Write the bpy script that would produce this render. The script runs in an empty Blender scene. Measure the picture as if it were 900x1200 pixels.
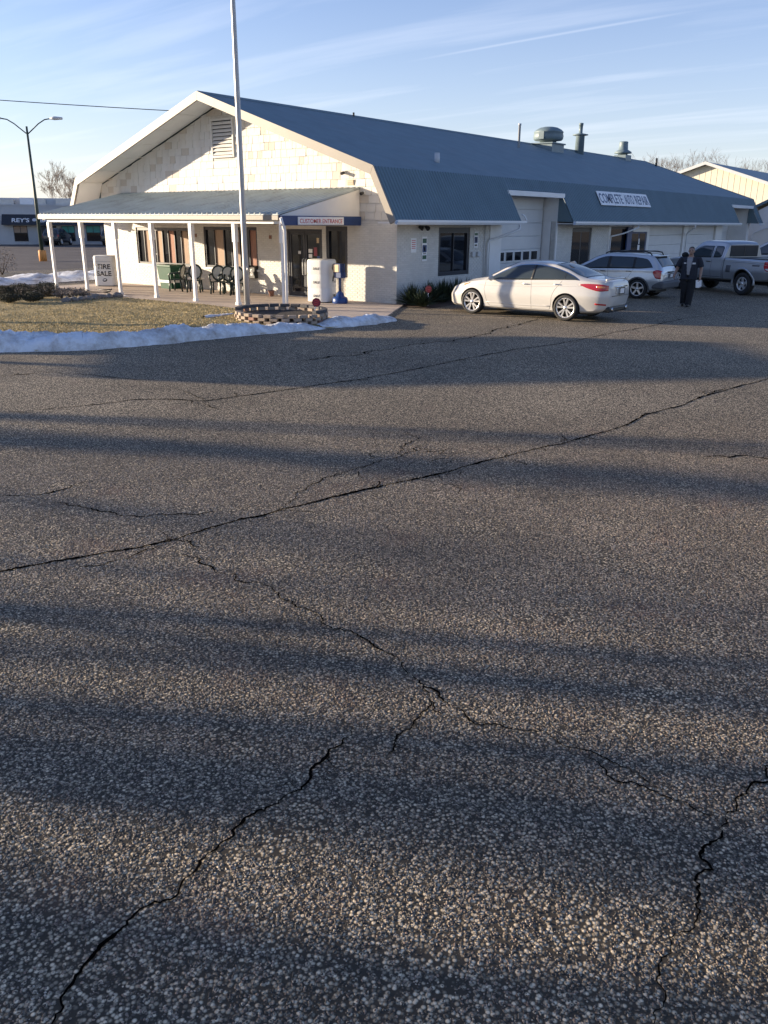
import bpy, bmesh, math, random
import numpy as np
from mathutils import Vector, Matrix, noise as mnoise
rnd = random.Random(7)
SC = bpy.context.scene
COL = SC.collection
R = math.radians

# ------------------------------------------------------------------ camera
cd = bpy.data.cameras.new('camera')
cam = bpy.data.objects.new('camera', cd)
COL.objects.link(cam)
cam.matrix_world = Matrix(((0.792379, -0.205989, 0.574199, 16.22),
                           (0.610002, 0.258672, -0.74899, -21.74),
                           (0.005755, 0.943746, 0.33062, 2.5),
                           (0, 0, 0, 1)))
cd.sensor_fit = 'VERTICAL'
cd.sensor_height = 36.0
cd.sensor_width = 27.0
cd.lens = 970 / 1200 * 36.0
cd.clip_start = 0.05
cd.clip_end = 4000
SC.camera = cam

# ------------------------------------------------------------------ light
SUN_EL = R(8.8)
SUN_DIR = R(26.0)                         # the way the light travels, from +x towards +y
to_sun = Vector((-math.cos(SUN_DIR) * math.cos(SUN_EL), -math.sin(SUN_DIR) * math.cos(SUN_EL), math.sin(SUN_EL)))
sl = bpy.data.lights.new('sun', 'SUN')
sl.energy = 5.0
sl.angle = R(0.53)
sl.color = (1.0, 0.83, 0.61)
sun = bpy.data.objects.new('sun', sl)
COL.objects.link(sun)
sun.location = (-40, -20, 30)
sun.rotation_euler = to_sun.to_track_quat('Z', 'Y').to_euler()

wd = bpy.data.worlds.new('World')
SC.world = wd
wd.use_nodes = True
nt = wd.node_tree
nt.nodes.clear()
N = nt.nodes.new
sky = N('ShaderNodeTexSky')
sky.sky_type = 'NISHITA'
sky.sun_disc = False
sky.sun_elevation = SUN_EL
sky.sun_rotation = math.atan2(to_sun.x, to_sun.y)
sky.altitude = 200
sky.air_density = 1.0
sky.dust_density = 0.4
sky.ozone_density = 2.4
tc = N('ShaderNodeTexCoord')
# thin cirrus: project the view direction on a high flat layer, stretch, threshold
sep = N('ShaderNodeSeparateXYZ')
nt.links.new(tc.outputs['Generated'], sep.inputs[0])
zc = N('ShaderNodeMath'); zc.operation = 'MAXIMUM'; zc.inputs[1].default_value = 0.0
nt.links.new(sep.outputs['Z'], zc.inputs[0])
za = N('ShaderNodeMath'); za.operation = 'ADD'; za.inputs[1].default_value = 0.06
nt.links.new(zc.outputs[0], za.inputs[0])
dv = N('ShaderNodeVectorMath'); dv.operation = 'DIVIDE'
cmb = N('ShaderNodeCombineXYZ')
for k in range(3):
    nt.links.new(za.outputs[0], cmb.inputs[k])
nt.links.new(tc.outputs['Generated'], dv.inputs[0])
nt.links.new(cmb.outputs[0], dv.inputs[1])
mp = N('ShaderNodeMapping')
mp.inputs['Rotation'].default_value = (0, 0, R(-30))
mp.inputs['Scale'].default_value = (0.34, 2.0, 0.0)
mp.inputs['Location'].default_value = (0.6, 0.35, 0.0)
nt.links.new(dv.outputs[0], mp.inputs['Vector'])
n1 = N('ShaderNodeTexNoise'); n1.inputs['Scale'].default_value = 1.15
n1.inputs['Detail'].default_value = 7; n1.inputs['Roughness'].default_value = 0.52
n1.inputs['Distortion'].default_value = 0.35
nt.links.new(mp.outputs[0], n1.inputs['Vector'])
cr = N('ShaderNodeValToRGB')
cr.color_ramp.elements[0].position = 0.50; cr.color_ramp.elements[0].color = (0, 0, 0, 1)
cr.color_ramp.elements[1].position = 0.78; cr.color_ramp.elements[1].color = (1, 1, 1, 1)
nt.links.new(n1.outputs['Fac'], cr.inputs[0])
cm = N('ShaderNodeMath'); cm.operation = 'MULTIPLY'; cm.inputs[1].default_value = 0.24
nt.links.new(cr.outputs[0], cm.inputs[0])
mx = N('ShaderNodeMix'); mx.data_type = 'RGBA'
# a faint contrail on the same high layer
def vmath(op, a, b):
    q = N('ShaderNodeVectorMath'); q.operation = op; nt.links.new(a, q.inputs[0]); q.inputs[1].default_value = b; return q.outputs['Value']
def rng(a, lo, hi, o0, o1):
    q = N('ShaderNodeMapRange'); q.interpolation_type = 'SMOOTHSTEP'; nt.links.new(a, q.inputs[0])
    for k_, v_ in zip((1, 2, 3, 4), (lo, hi, o0, o1)): q.inputs[k_].default_value = v_
    return q.outputs[0]
def smath(op, a, b):
    q = N('ShaderNodeMath'); q.operation = op; nt.links.new(a, q.inputs[0])
    if isinstance(b, (int, float)): q.inputs[1].default_value = b
    else: nt.links.new(b, q.inputs[1])
    return q.outputs[0]
across = smath('ABSOLUTE', smath('SUBTRACT', vmath('DOT_PRODUCT', dv.outputs[0], (0.02116, 0.99978, 0)), 3.555), 0.0)
along = vmath('DOT_PRODUCT', dv.outputs[0], (0.99978, -0.02116, 0))
trail = smath('MULTIPLY', rng(across, 0.0, 0.028, 1.0, 0.0), smath('MULTIPLY', rng(along, -2.8, -2.2, 0.0, 1.0), rng(along, -1.7, -1.2, 1.0, 0.0)))
cover = smath('MAXIMUM', cm.outputs[0], smath('MULTIPLY', trail, 0.15))
nt.links.new(cover, mx.inputs[0])
tint = N('ShaderNodeVectorMath'); tint.operation = 'MULTIPLY'
tint.inputs[1].default_value = (1.26, 1.19, 1.50)
nt.links.new(sky.outputs[0], tint.inputs[0])
# pale haze low in the sky, all round the horizon
hz1 = N('ShaderNodeMapRange'); hz1.inputs[1].default_value = 0.0; hz1.inputs[2].default_value = 0.55
hz1.inputs[3].default_value = 1.0; hz1.inputs[4].default_value = 0.0
nt.links.new(zc.outputs[0], hz1.inputs[0])
hz2 = N('ShaderNodeMath'); hz2.operation = 'POWER'; hz2.inputs[1].default_value = 3.0
nt.links.new(hz1.outputs[0], hz2.inputs[0])
hz3 = N('ShaderNodeMath'); hz3.operation = 'MULTIPLY'; hz3.inputs[1].default_value = 0.5
nt.links.new(hz2.outputs[0], hz3.inputs[0])
hmx = N('ShaderNodeMix'); hmx.data_type = 'RGBA'
nt.links.new(hz3.outputs[0], hmx.inputs[0])
nt.links.new(tint.outputs[0], hmx.inputs[6])
hmx.inputs[7].default_value = (6.2, 6.4, 6.8, 1)
nt.links.new(hmx.outputs[2], mx.inputs[6])
mx.inputs[7].default_value = (7.4, 7.6, 8.2, 1)
bg = N('ShaderNodeBackground'); bg.inputs['Strength'].default_value = 0.077
nt.links.new(mx.outputs[2], bg.inputs['Color'])
wo = N('ShaderNodeOutputWorld')
nt.links.new(bg.outputs[0], wo.inputs['Surface'])

vs = SC.view_settings
vs.view_transform = 'Standard'
vs.look = 'None'
vs.exposure = 1.22
vs.gamma = 1.0
vs.use_curve_mapping = False
SC.cycles.max_bounces = 6
SC.cycles.use_denoising = True

# ------------------------------------------------------------------ helpers
class MB:
    """collects faces and links them as one mesh object"""
    def __init__(s):
        s.v = []; s.f = []; s.m = []; s.sm = []
    def face(s, pts, m=0, smooth=False):
        i = len(s.v); s.v.extend([tuple(p) for p in pts]); s.f.append(tuple(range(i, i + len(pts)))); s.m.append(m); s.sm.append(smooth)
    def mesh(s, vs_, fs, m=0, smooth=False):
        i = len(s.v); s.v.extend([tuple(p) for p in vs_])
        for f in fs:
            s.f.append(tuple(i + k for k in f)); s.m.append(m); s.sm.append(smooth)
    def box(s, x0, x1, y0, y1, z0, z1, m=0):
        v = [(x0, y0, z0), (x1, y0, z0), (x1, y1, z0), (x0, y1, z0), (x0, y0, z1), (x1, y0, z1), (x1, y1, z1), (x0, y1, z1)]
        s.mesh(v, [(0, 3, 2, 1), (4, 5, 6, 7), (0, 1, 5, 4), (1, 2, 6, 5), (2, 3, 7, 6), (3, 0, 4, 7)], m)
    def bbox(s, x0, x1, y0, y1, z0, z1, b=0.01, m=0):
        """box with chamfered edges"""
        b = min(b, (x1 - x0) * .45, (y1 - y0) * .45, (z1 - z0) * .45)
        bm = bmesh.new()
        bmesh.ops.create_cube(bm, size=1.0)
        for v in bm.verts:
            v.co = Vector(((x0 + x1) / 2 + v.co.x * (x1 - x0), (y0 + y1) / 2 + v.co.y * (y1 - y0), (z0 + z1) / 2 + v.co.z * (z1 - z0)))
        bmesh.ops.bevel(bm, geom=bm.edges[:], offset=b, segments=2, affect='EDGES', profile=0.5)
        s.add_bm(bm, m); bm.free()
    def add_bm(s, bm, m=0, smooth=False):
        bm.verts.index_update()
        s.mesh([v.co[:] for v in bm.verts], [[v.index for v in f.verts] for f in bm.faces], m, smooth)
    def prism(s, poly, axis, a, b, m=0):
        """poly: 2-D points; axis 'x': (y,z), 'y': (x,z), 'z': (x,y); extruded from a to b"""
        def P(p, t):
            return (t, p[0], p[1]) if axis == 'x' else ((p[0], t, p[1]) if axis == 'y' else (p[0], p[1], t))
        n = len(poly)
        v = [P(p, a) for p in poly] + [P(p, b) for p in poly]
        f = [tuple(range(n))[::-1], tuple(range(n, 2 * n))]
        f += [(i, (i + 1) % n, n + (i + 1) % n, n + i) for i in range(n)]
        s.mesh(v, f, m)
    def tube(s, pts, r, n=8, m=0, smooth=True, caps=True):
        pts = [Vector(p) for p in pts]
        rs = r if isinstance(r, (list, tuple)) else [r] * len(pts)
        v = []; f = []
        ref = None
        for i, p in enumerate(pts):
            d = (pts[min(i + 1, len(pts) - 1)] - pts[max(i - 1, 0)])
            d = d.normalized() if d.length > 1e-9 else Vector((0, 0, 1))
            if ref is None:
                ref = Vector((1, 0, 0)) if abs(d.x) < .8 else Vector((0, 1, 0))
            a = (ref - d * ref.dot(d)).normalized(); b = d.cross(a); ref = a
            for k in range(n):
                t = 2 * math.pi * k / n
                v.append(p + (a * math.cos(t) + b * math.sin(t)) * rs[i])
        for i in range(len(pts) - 1):
            for k in range(n):
                f.append((i * n + k, i * n + (k + 1) % n, (i + 1) * n + (k + 1) % n, (i + 1) * n + k))
        s.mesh(v, f, m, smooth)
        if caps:
            i0 = len(s.v) - len(v)
            s.f.append(tuple(i0 + k for k in range(n))[::-1]); s.m.append(m); s.sm.append(False)
            s.f.append(tuple(i0 + (len(pts) - 1) * n + k for k in range(n))); s.m.append(m); s.sm.append(False)
    def lathe(s, prof, n=16, c=(0, 0, 0), axis='z', m=0, smooth=True, caps=True):
        """prof: (radius, height) pairs"""
        v = []; f = []
        for r, h in prof:
            for k in range(n):
                t = 2 * math.pi * k / n
                a, b = r * math.cos(t), r * math.sin(t)
                if axis == 'z': p = (a, b, h)
                elif axis == 'y': p = (a, h, b)
                else: p = (h, a, b)
                v.append((p[0] + c[0], p[1] + c[1], p[2] + c[2]))
        for i in range(len(prof) - 1):
            for k in range(n):
                f.append((i * n + k, i * n + (k + 1) % n, (i + 1) * n + (k + 1) % n, (i + 1) * n + k))
        s.mesh(v, f, m, smooth)
        if not caps: return
        i0 = len(s.v) - len(v)
        if prof[0][0] > 1e-4:
            s.f.append(tuple(i0 + k for k in range(n))[::-1]); s.m.append(m); s.sm.append(False)
        if prof[-1][0] > 1e-4:
            s.f.append(tuple(i0 + (len(prof) - 1) * n + k for k in range(n))); s.m.append(m); s.sm.append(False)
    def data(s, name, mats):
        me = bpy.data.meshes.new(name)
        me.from_pydata(s.v, [], s.f)
        if not isinstance(mats, (list, tuple)): mats = [mats]
        for q in mats: me.materials.append(q)
        me.polygons.foreach_set('material_index', s.m)
        me.polygons.foreach_set('use_smooth', s.sm)
        bm = bmesh.new(); bm.from_mesh(me)
        bmesh.ops.remove_doubles(bm, verts=bm.verts[:], dist=1e-5)
        bmesh.ops.recalc_face_normals(bm, faces=bm.faces[:])
        bm.to_mesh(me); bm.free()
        me.update()
        return me
    def build(s, name, mats, parent=None, loc=(0, 0, 0), rz=0.0, fix=True):
        me = s.data(name, mats) if fix else s.raw(name, mats)
        return link(name, me, parent, loc, rz)
    def raw(s, name, mats):
        me = bpy.data.meshes.new(name)
        me.from_pydata(s.v, [], s.f)
        if not isinstance(mats, (list, tuple)): mats = [mats]
        for q in mats: me.materials.append(q)
        me.polygons.foreach_set('material_index', s.m)
        me.polygons.foreach_set('use_smooth', s.sm)
        me.update()
        return me

def link(name, me, parent=None, loc=(0, 0, 0), rz=0.0):
    o = bpy.data.objects.new(name, me)
    COL.objects.link(o)
    o.location = loc; o.rotation_euler = (0, 0, rz)
    if parent is not None: o.parent = parent
    return o

def tag(o, label=None, cat=None, group=None, kind=None):
    if label: o['label'] = label
    if cat: o['category'] = cat
    if group: o['group'] = group
    if kind: o['kind'] = kind
    return o

def thing(name, label, cat, loc=(0, 0, 0), rz=0.0, group=None):
    o = bpy.data.objects.new(name, None)
    COL.objects.link(o)
    o.empty_display_size = 0.2
    o.location = loc; o.rotation_euler = (0, 0, rz)
    return tag(o, label, cat, group)

def copy_tree(o, parent=None, loc=None, rz=None, label=None):
    c = o.copy(); COL.objects.link(c)
    if parent is not None: c.parent = parent
    if loc is not None: c.location = loc
    if rz is not None: c.rotation_euler = (0, 0, rz)
    if label: c['label'] = label
    for ch in list(o.children): copy_tree(ch, c)
    return c

def text_mesh(txt, size_h, width=None, depth=0.004, bold=0.0, shear=0.0):
    """flat lettering in the XZ plane facing -y, left end at 0, baseline at 0"""
    cu = bpy.data.curves.new('lettering', 'FONT')
    cu.body = txt; cu.size = 1.0; cu.extrude = 0.0; cu.offset = bold; cu.resolution_u = 3; cu.shear = shear
    tmp = bpy.data.objects.new('lettering', cu); COL.objects.link(tmp)
    dg = bpy.context.evaluated_depsgraph_get()
    me = bpy.data.meshes.new_from_object(tmp.evaluated_get(dg))
    bpy.data.objects.remove(tmp); bpy.data.curves.remove(cu)
    co = np.empty(len(me.vertices) * 3); me.vertices.foreach_get('co', co); co = co.reshape(-1, 3)
    h = 0.72
    x0, x1 = co[:, 0].min(), co[:, 0].max()
    sx = (width / (x1 - x0)) if width else size_h / h
    out = np.zeros_like(co)
    out[:, 0] = (co[:, 0] - x0) * sx; out[:, 2] = co[:, 1] * size_h / h; out[:, 1] = 0
    me.vertices.foreach_set('co', out.ravel())
    bm = bmesh.new(); bm.from_mesh(me)
    r = bmesh.ops.extrude_face_region(bm, geom=bm.faces[:])
    for g in r['geom']:
        if isinstance(g, bmesh.types.BMVert): g.co.y -= depth
    bmesh.ops.recalc_face_normals(bm, faces=bm.faces[:])
    bm.to_mesh(me); bm.free()
    me.materials.clear()
    return me

def lettering(name, txt, size_h, width, material, parent, matrix, depth=0.004, bold=0.0, shear=0.0):
    me = text_mesh(txt, size_h, width, depth, bold, shear)
    me.materials.append(material)
    o = link(name, me, parent)
    o.matrix_local = matrix
    return o

# ------------------------------------------------------------------ materials
def nodes_of(name):
    m = bpy.data.materials.new(name); m.use_nodes = True
    t = m.node_tree
    return m, t, t.nodes['Principled BSDF']

def mat(name, col, rough=0.6, var=0.12, scale=6.0, bump=0.0, bscale=40.0, metal=0.0, island=0.0, spec=0.5, coat=0.0,
        dirt=None, dscale=1.2, damt=0.0, stretch=None, flake=0.0):
    m, t, p = nodes_of(name)
    L = t.links.new; A = t.nodes.new
    tc_ = A('ShaderNodeTexCoord')
    vec = tc_.outputs['Object']
    if stretch:
        q = A('ShaderNodeMapping'); q.inputs['Scale'].default_value = stretch; L(vec, q.inputs[0]); vec = q.outputs[0]
    n = A('ShaderNodeTexNoise'); n.inputs['Scale'].default_value = scale; n.inputs['Detail'].default_value = 6
    L(vec, n.inputs['Vector'])
    mr = A('ShaderNodeMapRange'); mr.inputs[1].default_value = 0.25; mr.inputs[2].default_value = 0.75
    mr.inputs[3].default_value = 1 - var; mr.inputs[4].default_value = 1 + var
    L(n.outputs['Fac'], mr.inputs[0])
    val = mr.outputs[0]
    if island:
        g = A('ShaderNodeNewGeometry')
        r2 = A('ShaderNodeMapRange'); r2.inputs[3].default_value = 1 - island; r2.inputs[4].default_value = 1 + island
        L(g.outputs['Random Per Island'], r2.inputs[0])
        mu = A('ShaderNodeMath'); mu.operation = 'MULTIPLY'; L(val, mu.inputs[0]); L(r2.outputs[0], mu.inputs[1]); val = mu.outputs[0]
    vm = A('ShaderNodeVectorMath'); vm.operation = 'SCALE'; vm.inputs[0].default_value = col[:3]
    L(val, vm.inputs['Scale'])
    c = vm.outputs[0]
    if dirt:
        dn = A('ShaderNodeTexNoise'); dn.inputs['Scale'].default_value = dscale; dn.inputs['Detail'].default_value = 8
        dn.inputs['Roughness'].default_value = 0.65
        L(vec, dn.inputs['Vector'])
        dr = A('ShaderNodeMapRange'); dr.inputs[1].default_value = 0.5; dr.inputs[2].default_value = 0.72
        dr.inputs[3].default_value = 0; dr.inputs[4].default_value = damt
        L(dn.outputs['Fac'], dr.inputs[0])
        mi = A('ShaderNodeMix'); mi.data_type = 'RGBA'; L(dr.outputs[0], mi.inputs[0]); L(c, mi.inputs[6])
        mi.inputs[7].default_value = (*dirt, 1); c = mi.outputs[2]
    L(c, p.inputs['Base Color'])
    p.inputs['Roughness'].default_value = rough
    p.inputs['Metallic'].default_value = metal
    p.inputs['Specular IOR Level'].default_value = spec
    p.inputs['Coat Weight'].default_value = coat
    p.inputs['Coat Roughness'].default_value = 0.04
    if bump:
        bn = A('ShaderNodeTexNoise'); bn.inputs['Scale'].default_value = bscale; bn.inputs['Detail'].default_value = 5
        L(vec, bn.inputs['Vector'])
        b = A('ShaderNodeBump'); b.inputs['Strength'].default_value = bump; b.inputs['Distance'].default_value = 0.02
        L(bn.outputs['Fac'], b.inputs['Height']); L(b.outputs[0], p.inputs['Normal'])
    return m

M = {}
M['brick'] = mat('white_painted_brick', (.62, .60, .56), .55, .06, 3, .25, 60, island=.05, dirt=(.55, .50, .43), dscale=1.6, damt=.25)
M['mortar'] = mat('painted_mortar', (.56, .54, .50), .8, .12, 8, .3, 80)
M['shingle'] = mat('white_painted_shingle', (.62, .60, .565), .7, .08, 2, .35, 30, dirt=(.55, .45, .35), dscale=2.2, damt=.35, stretch=(1, 1, .5))
M['shingle_old'] = mat('worn_painted_shingle', (.53, .48, .425), .75, .09, 3, .35, 30, dirt=(.50, .40, .30), dscale=3, damt=.5, stretch=(1, 1, .4))
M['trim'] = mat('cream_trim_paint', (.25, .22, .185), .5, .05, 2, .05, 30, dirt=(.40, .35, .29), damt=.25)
M['soffit'] = mat('white_soffit', (.74, .72, .69), .6, .05, 2, .05, 30)
M['white'] = mat('white_paint', (.80, .79, .77), .45, .04, 3, .04, 40, dirt=(.55, .52, .47), damt=.18)
M['gutter'] = mat('white_gutter_metal', (.78, .79, .80), .35, .03, 2, dirt=(.5, .5, .48), damt=.15)
M['roof'] = mat('blue_roof_coating', (.150, .212, .242), .65, .12, 1.5, .25, 25, dirt=(.175, .215, .235), dscale=.5, damt=.7)
M['roofrib'] = mat('blue_ribbed_metal', (.122, .182, .214), .45, .10, 1.2, .05, 20, dirt=(.12, .18, .22), dscale=.9, damt=.35)
M['porchroof'] = mat('weathered_grey_metal', (.35, .40, .41), .5, .14, 1.5, .1, 20, dirt=(.17, .16, .15), dscale=1.4, damt=.6)
M['darkframe'] = mat('dark_navy_frame', (.018, .022, .035), .4, .1, 4)
M['black'] = mat('black_plastic', (.015, .015, .016), .5, .15, 8)
M['glass'] = mat('dark_window_glass', (.012, .014, .018), .04, .2, 2, spec=.5)
M['curtain'] = mat('tan_curtain', (.42, .30, .22), .8, .12, 9, .2, 30, stretch=(6, 6, .4))
M['curtain2'] = mat('red_brown_curtain', (.38, .20, .15), .8, .12, 9, .2, 30, stretch=(6, 6, .4))
M['navy'] = mat('navy_paint', (.022, .05, .15), .45, .08, 4)
M['blue'] = mat('blue_plastic', (.012, .05, .20), .35, .08, 5)
M['signwhite'] = mat('sign_white', (.82, .81, .80), .4, .03, 4)
M['red'] = mat('red_print', (.55, .05, .05), .5, .05, 8)
M['maroon'] = mat('maroon_sign', (.22, .015, .04), .35, .05, 8)
M['inkblack'] = mat('black_print', (.02, .02, .022), .5, .05, 8)
M['door'] = mat('white_sectional_door', (.66, .66, .65), .45, .04, 2, .05, 60)
M['steel'] = mat('galvanised_steel', (.50, .51, .52), .38, .10, 5, metal=.8)
M['ventgrey'] = mat('grey_green_vent_paint', (.16, .215, .235), .5, .12, 5, .08, 30)
M['lightgrey'] = mat('light_grey_metal', (.55, .56, .57), .4, .06, 5)
M['concrete'] = mat('concrete_walk', (.50, .41, .335), .85, .12, 2.2, .35, 60, dirt=(.30, .24, .19), dscale=1.1, damt=.6)
M['block'] = mat('tan_paver_block', (.34, .265, .20), .85, .12, 9, .4, 60, dirt=(.30, .22, .17), dscale=6, damt=.4)
M['blockdark'] = mat('charcoal_cap_block', (.075, .072, .075), .85, .15, 9, .4, 60)
M['blockred'] = mat('rust_paver_block', (.28, .15, .11), .85, .12, 9, .4, 60)
M['soil'] = mat('dark_soil', (.035, .026, .020), .95, .25, 14, .6, 40)
M['mulch'] = mat('brown_mulch', (.085, .055, .038), .95, .35, 30, .8, 60)
M['chair'] = mat('dark_green_resin', (.012, .030, .028), .38, .1, 5)
M['chairback_lit'] = mat('sunlit_resin_back', (.58, .58, .52), .45, .06, 6)  # sunlight on the chair backs put into their colour
M['green'] = mat('green_plastic', (.008, .075, .04), .4, .08, 5)
M['rubber'] = mat('tyre_rubber', (.018, .018, .019), .75, .15, 20, .1, 80)
M['rim'] = mat('machined_alloy', (.72, .71, .70), .28, .04, 8, metal=.85)
M['rimdark'] = mat('dark_alloy_pocket', (.03, .03, .032), .5, .1, 8)
M['carwhite'] = mat('pearl_white_car_paint', (.56, .54, .51), .30, .015, 3, coat=.8)
M['carsilver'] = mat('silver_car_paint', (.54, .56, .58), .30, .02, 3, metal=.55, coat=.8)
M['trucksilver'] = mat('grey_silver_truck_paint', (.37, .39, .41), .32, .03, 3, metal=.5, coat=.7)
M['carblack'] = mat('black_car_paint', (.02, .02, .022), .25, .05, 3, coat=.8)
M['cladding'] = mat('grey_plastic_cladding', (.085, .088, .095), .6, .08, 10)
M['carglass'] = mat('car_glass_sky_sheen', (.040, .052, .060), .03, .1, 2, spec=.5)  # blue-grey base stands in for reflected sky
M['chrome'] = mat('chrome', (.8, .8, .8), .12, .02, 4, metal=1.0)
M['taillight'] = mat('red_tail_lamp', (.42, .015, .02), .12, .06, 12, coat=.8)
M['taillamber'] = mat('amber_lamp', (.65, .22, .06), .15, .06, 12, coat=.8)
M['lens'] = mat('clear_lens', (.55, .56, .58), .12, .05, 12, coat=.8)
M['skin'] = mat('skin', (.30, .185, .135), .55, .06, 20)
M['hair'] = mat('dark_hair', (.015, .011, .009), .6, .2, 60)
M['shirt'] = mat('navy_work_shirt', (.016, .020, .032), .85, .15, 12, .3, 60)
M['tee'] = mat('grey_tee', (.26, .26, .27), .85, .08, 14, .2, 60)
M['trousers'] = mat('black_trousers', (.010, .011, .014), .85, .15, 12, .3, 60)
M['paper'] = mat('white_paper', (.82, .82, .82), .7, .03, 10)
M['bark'] = mat('grey_brown_bark', (.115, .090, .070), .9, .25, 12, .6, 30)
M['twig'] = mat('fine_twigs', (.20, .17, .15), .9, .2, 12)
M['leafdark'] = mat('dark_evergreen_leaf', (.030, .050, .026), .6, .3, 20, island=.4)
M['yucca'] = mat('yucca_blade', (.035, .052, .026), .5, .3, 10, island=.5)
M['boxwood'] = mat('winter_boxwood_leaf', (.040, .040, .022), .65, .3, 12, island=.45)
M['rock'] = mat('grey_rock', (.20, .18, .165), .85, .2, 9, .7, 20)
M['wrap'] = mat('white_vinyl_wrap', (.78, .77, .74), .38, .04, 4, .25, 6, dirt=(.55, .5, .45), damt=.15)
M['tan'] = mat('tan_and_sunlit', (.62, .47, .30), .6, .05, 6)
M['siding'] = mat('cream_ribbed_siding', (.66, .62, .50), .5, .04, 1.5)
M['barwall'] = mat('pale_grey_siding', (.50, .51, .52), .6, .06, 1.2, .1, 20)
M['awning'] = mat('charcoal_awning', (.030, .033, .042), .7, .1, 3)
M['teal'] = mat('teal_window_film', (.03, .30, .27), .3, .1, 3)
M['yellowbase'] = mat('ochre_painted_concrete', (.58, .27, .08), .7, .1, 6, .2, 40)
M['polegreen'] = mat('dark_green_pole', (.03, .055, .045), .5, .1, 6)
M['polegrey'] = mat('brushed_flagpole', (.45, .44, .43), .42, .06, 5, metal=.35)
M['wire'] = mat('black_wire', (.02, .02, .022), .6)
M['faded'] = mat('faded_blue_print', (.10, .14, .22), .6, .3, 6)
M['interior'] = mat('dim_interior', (.10, .08, .065), .8, .3, 3)
# ------------------------------------------------------------------ ground
def asphalt(name, base=(.055, .045, .032), stone=(.60, .485, .33), scale=56.0, warm=(.15, .09, .07)):
    m, t, p = nodes_of(name)
    L = t.links.new; A = t.nodes.new
    tc_ = A('ShaderNodeTexCoord'); vec = tc_.outputs['Object']
    vo = A('ShaderNodeTexVoronoi'); vo.inputs['Scale'].default_value = scale; vo.inputs['Randomness'].default_value = 1
    L(vec, vo.inputs['Vector'])
    ra = A('ShaderNodeValToRGB')
    ra.color_ramp.elements[0].position = .26; ra.color_ramp.elements[0].color = (1, 1, 1, 1)
    ra.color_ramp.elements[1].position = .58; ra.color_ramp.elements[1].color = (0, 0, 0, 1)
    L(vo.outputs['Distance'], ra.inputs[0])
    sp = A('ShaderNodeSeparateColor'); L(vo.outputs['Color'], sp.inputs[0])
    mr = A('ShaderNodeMapRange'); mr.inputs[3].default_value = .30; mr.inputs[4].default_value = 1.5
    L(sp.outputs[0], mr.inputs[0])
    st = A('ShaderNodeVectorMath'); st.operation = 'SCALE'; st.inputs[0].default_value = stone
    L(mr.outputs[0], st.inputs['Scale'])
    mi = A('ShaderNodeMix'); mi.data_type = 'RGBA'
    L(ra.outputs[0], mi.inputs[0]); mi.inputs[6].default_value = (*base, 1); L(st.outputs[0], mi.inputs[7])
    # worn patches, several sizes
    n1_ = A('ShaderNodeTexNoise'); n1_.inputs['Scale'].default_value = .35; n1_.inputs['Detail'].default_value = 9; n1_.inputs['Roughness'].default_value = .62
    L(vec, n1_.inputs['Vector'])
    m1 = A('ShaderNodeMapRange'); m1.inputs[1].default_value = .3; m1.inputs[2].default_value = .7; m1.inputs[3].default_value = .72; m1.inputs[4].default_value = 1.22
    L(n1_.outputs['Fac'], m1.inputs[0])
    s1 = A('ShaderNodeVectorMath'); s1.operation = 'SCALE'; L(mi.outputs[2], s1.inputs[0]); L(m1.outputs[0], s1.inputs['Scale'])
    # reddish stains
    n2_ = A('ShaderNodeTexNoise'); n2_.inputs['Scale'].default_value = 1.3; n2_.inputs['Detail'].default_value = 6
    L(vec, n2_.inputs['Vector'])
    m2 = A('ShaderNodeMapRange'); m2.inputs[1].default_value = .62; m2.inputs[2].default_value = .78; m2.inputs[3].default_value = 0; m2.inputs[4].default_value = .45
    L(n2_.outputs['Fac'], m2.inputs[0])
    mw = A('ShaderNodeMix'); mw.data_type = 'RGBA'; L(m2.outputs[0], mw.inputs[0]); L(s1.outputs[0], mw.inputs[6]); mw.inputs[7].default_value = (*warm, 1)
    L(mw.outputs[2], p.inputs['Base Color'])
    p.inputs['Roughness'].default_value = .82
    p.inputs['Specular IOR Level'].default_value = .3
    b = A('ShaderNodeBump'); b.inputs['Strength'].default_value = .30; b.inputs['Distance'].default_value = .012
    L(ra.outputs[0], b.inputs['Height'])
    n3_ = A('ShaderNodeTexNoise'); n3_.inputs['Scale'].default_value = 2.5; n3_.inputs['Detail'].default_value = 4
    L(vec, n3_.inputs['Vector'])
    b2 = A('ShaderNodeBump'); b2.inputs['Strength'].default_value = .14; b2.inputs['Distance'].default_value = .03
    L(n3_.outputs['Fac'], b2.inputs['Height']); L(b2.outputs[0], b.inputs['Normal'])
    L(b.outputs[0], p.inputs['Normal'])
    return m

M['asphalt'] = asphalt('exposed_stone_asphalt')
M['asphalt2'] = asphalt('darker_asphalt', (.060, .056, .055), (.165, .150, .140), 60.0)
M['farlot'] = asphalt('old_lot_asphalt', (.095, .080, .070), (.20, .165, .14), 40.0)
M['terrain'] = mat('dry_field', (.17, .13, .08), .95, .3, .05, .3, 3)
M['crack'] = mat('open_crack', (.004, .0036, .0032), 1.0, .2, 20, spec=0.0)

def sheet(name, poly, z, material, kind='structure', sub=0):
    mb = MB(); mb.face([(x, y, z) for x, y in poly])
    o = mb.build(name, material)
    return tag(o, kind=kind)

sheet('ground', [(-900, -900), (900, -900), (900, 900), (-900, 900)], -0.012, M['terrain'])
sheet('parking_lot', [(-26, -70), (70, -70), (70, 90), (-26, 90)], 0.0, M['asphalt'])
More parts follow.
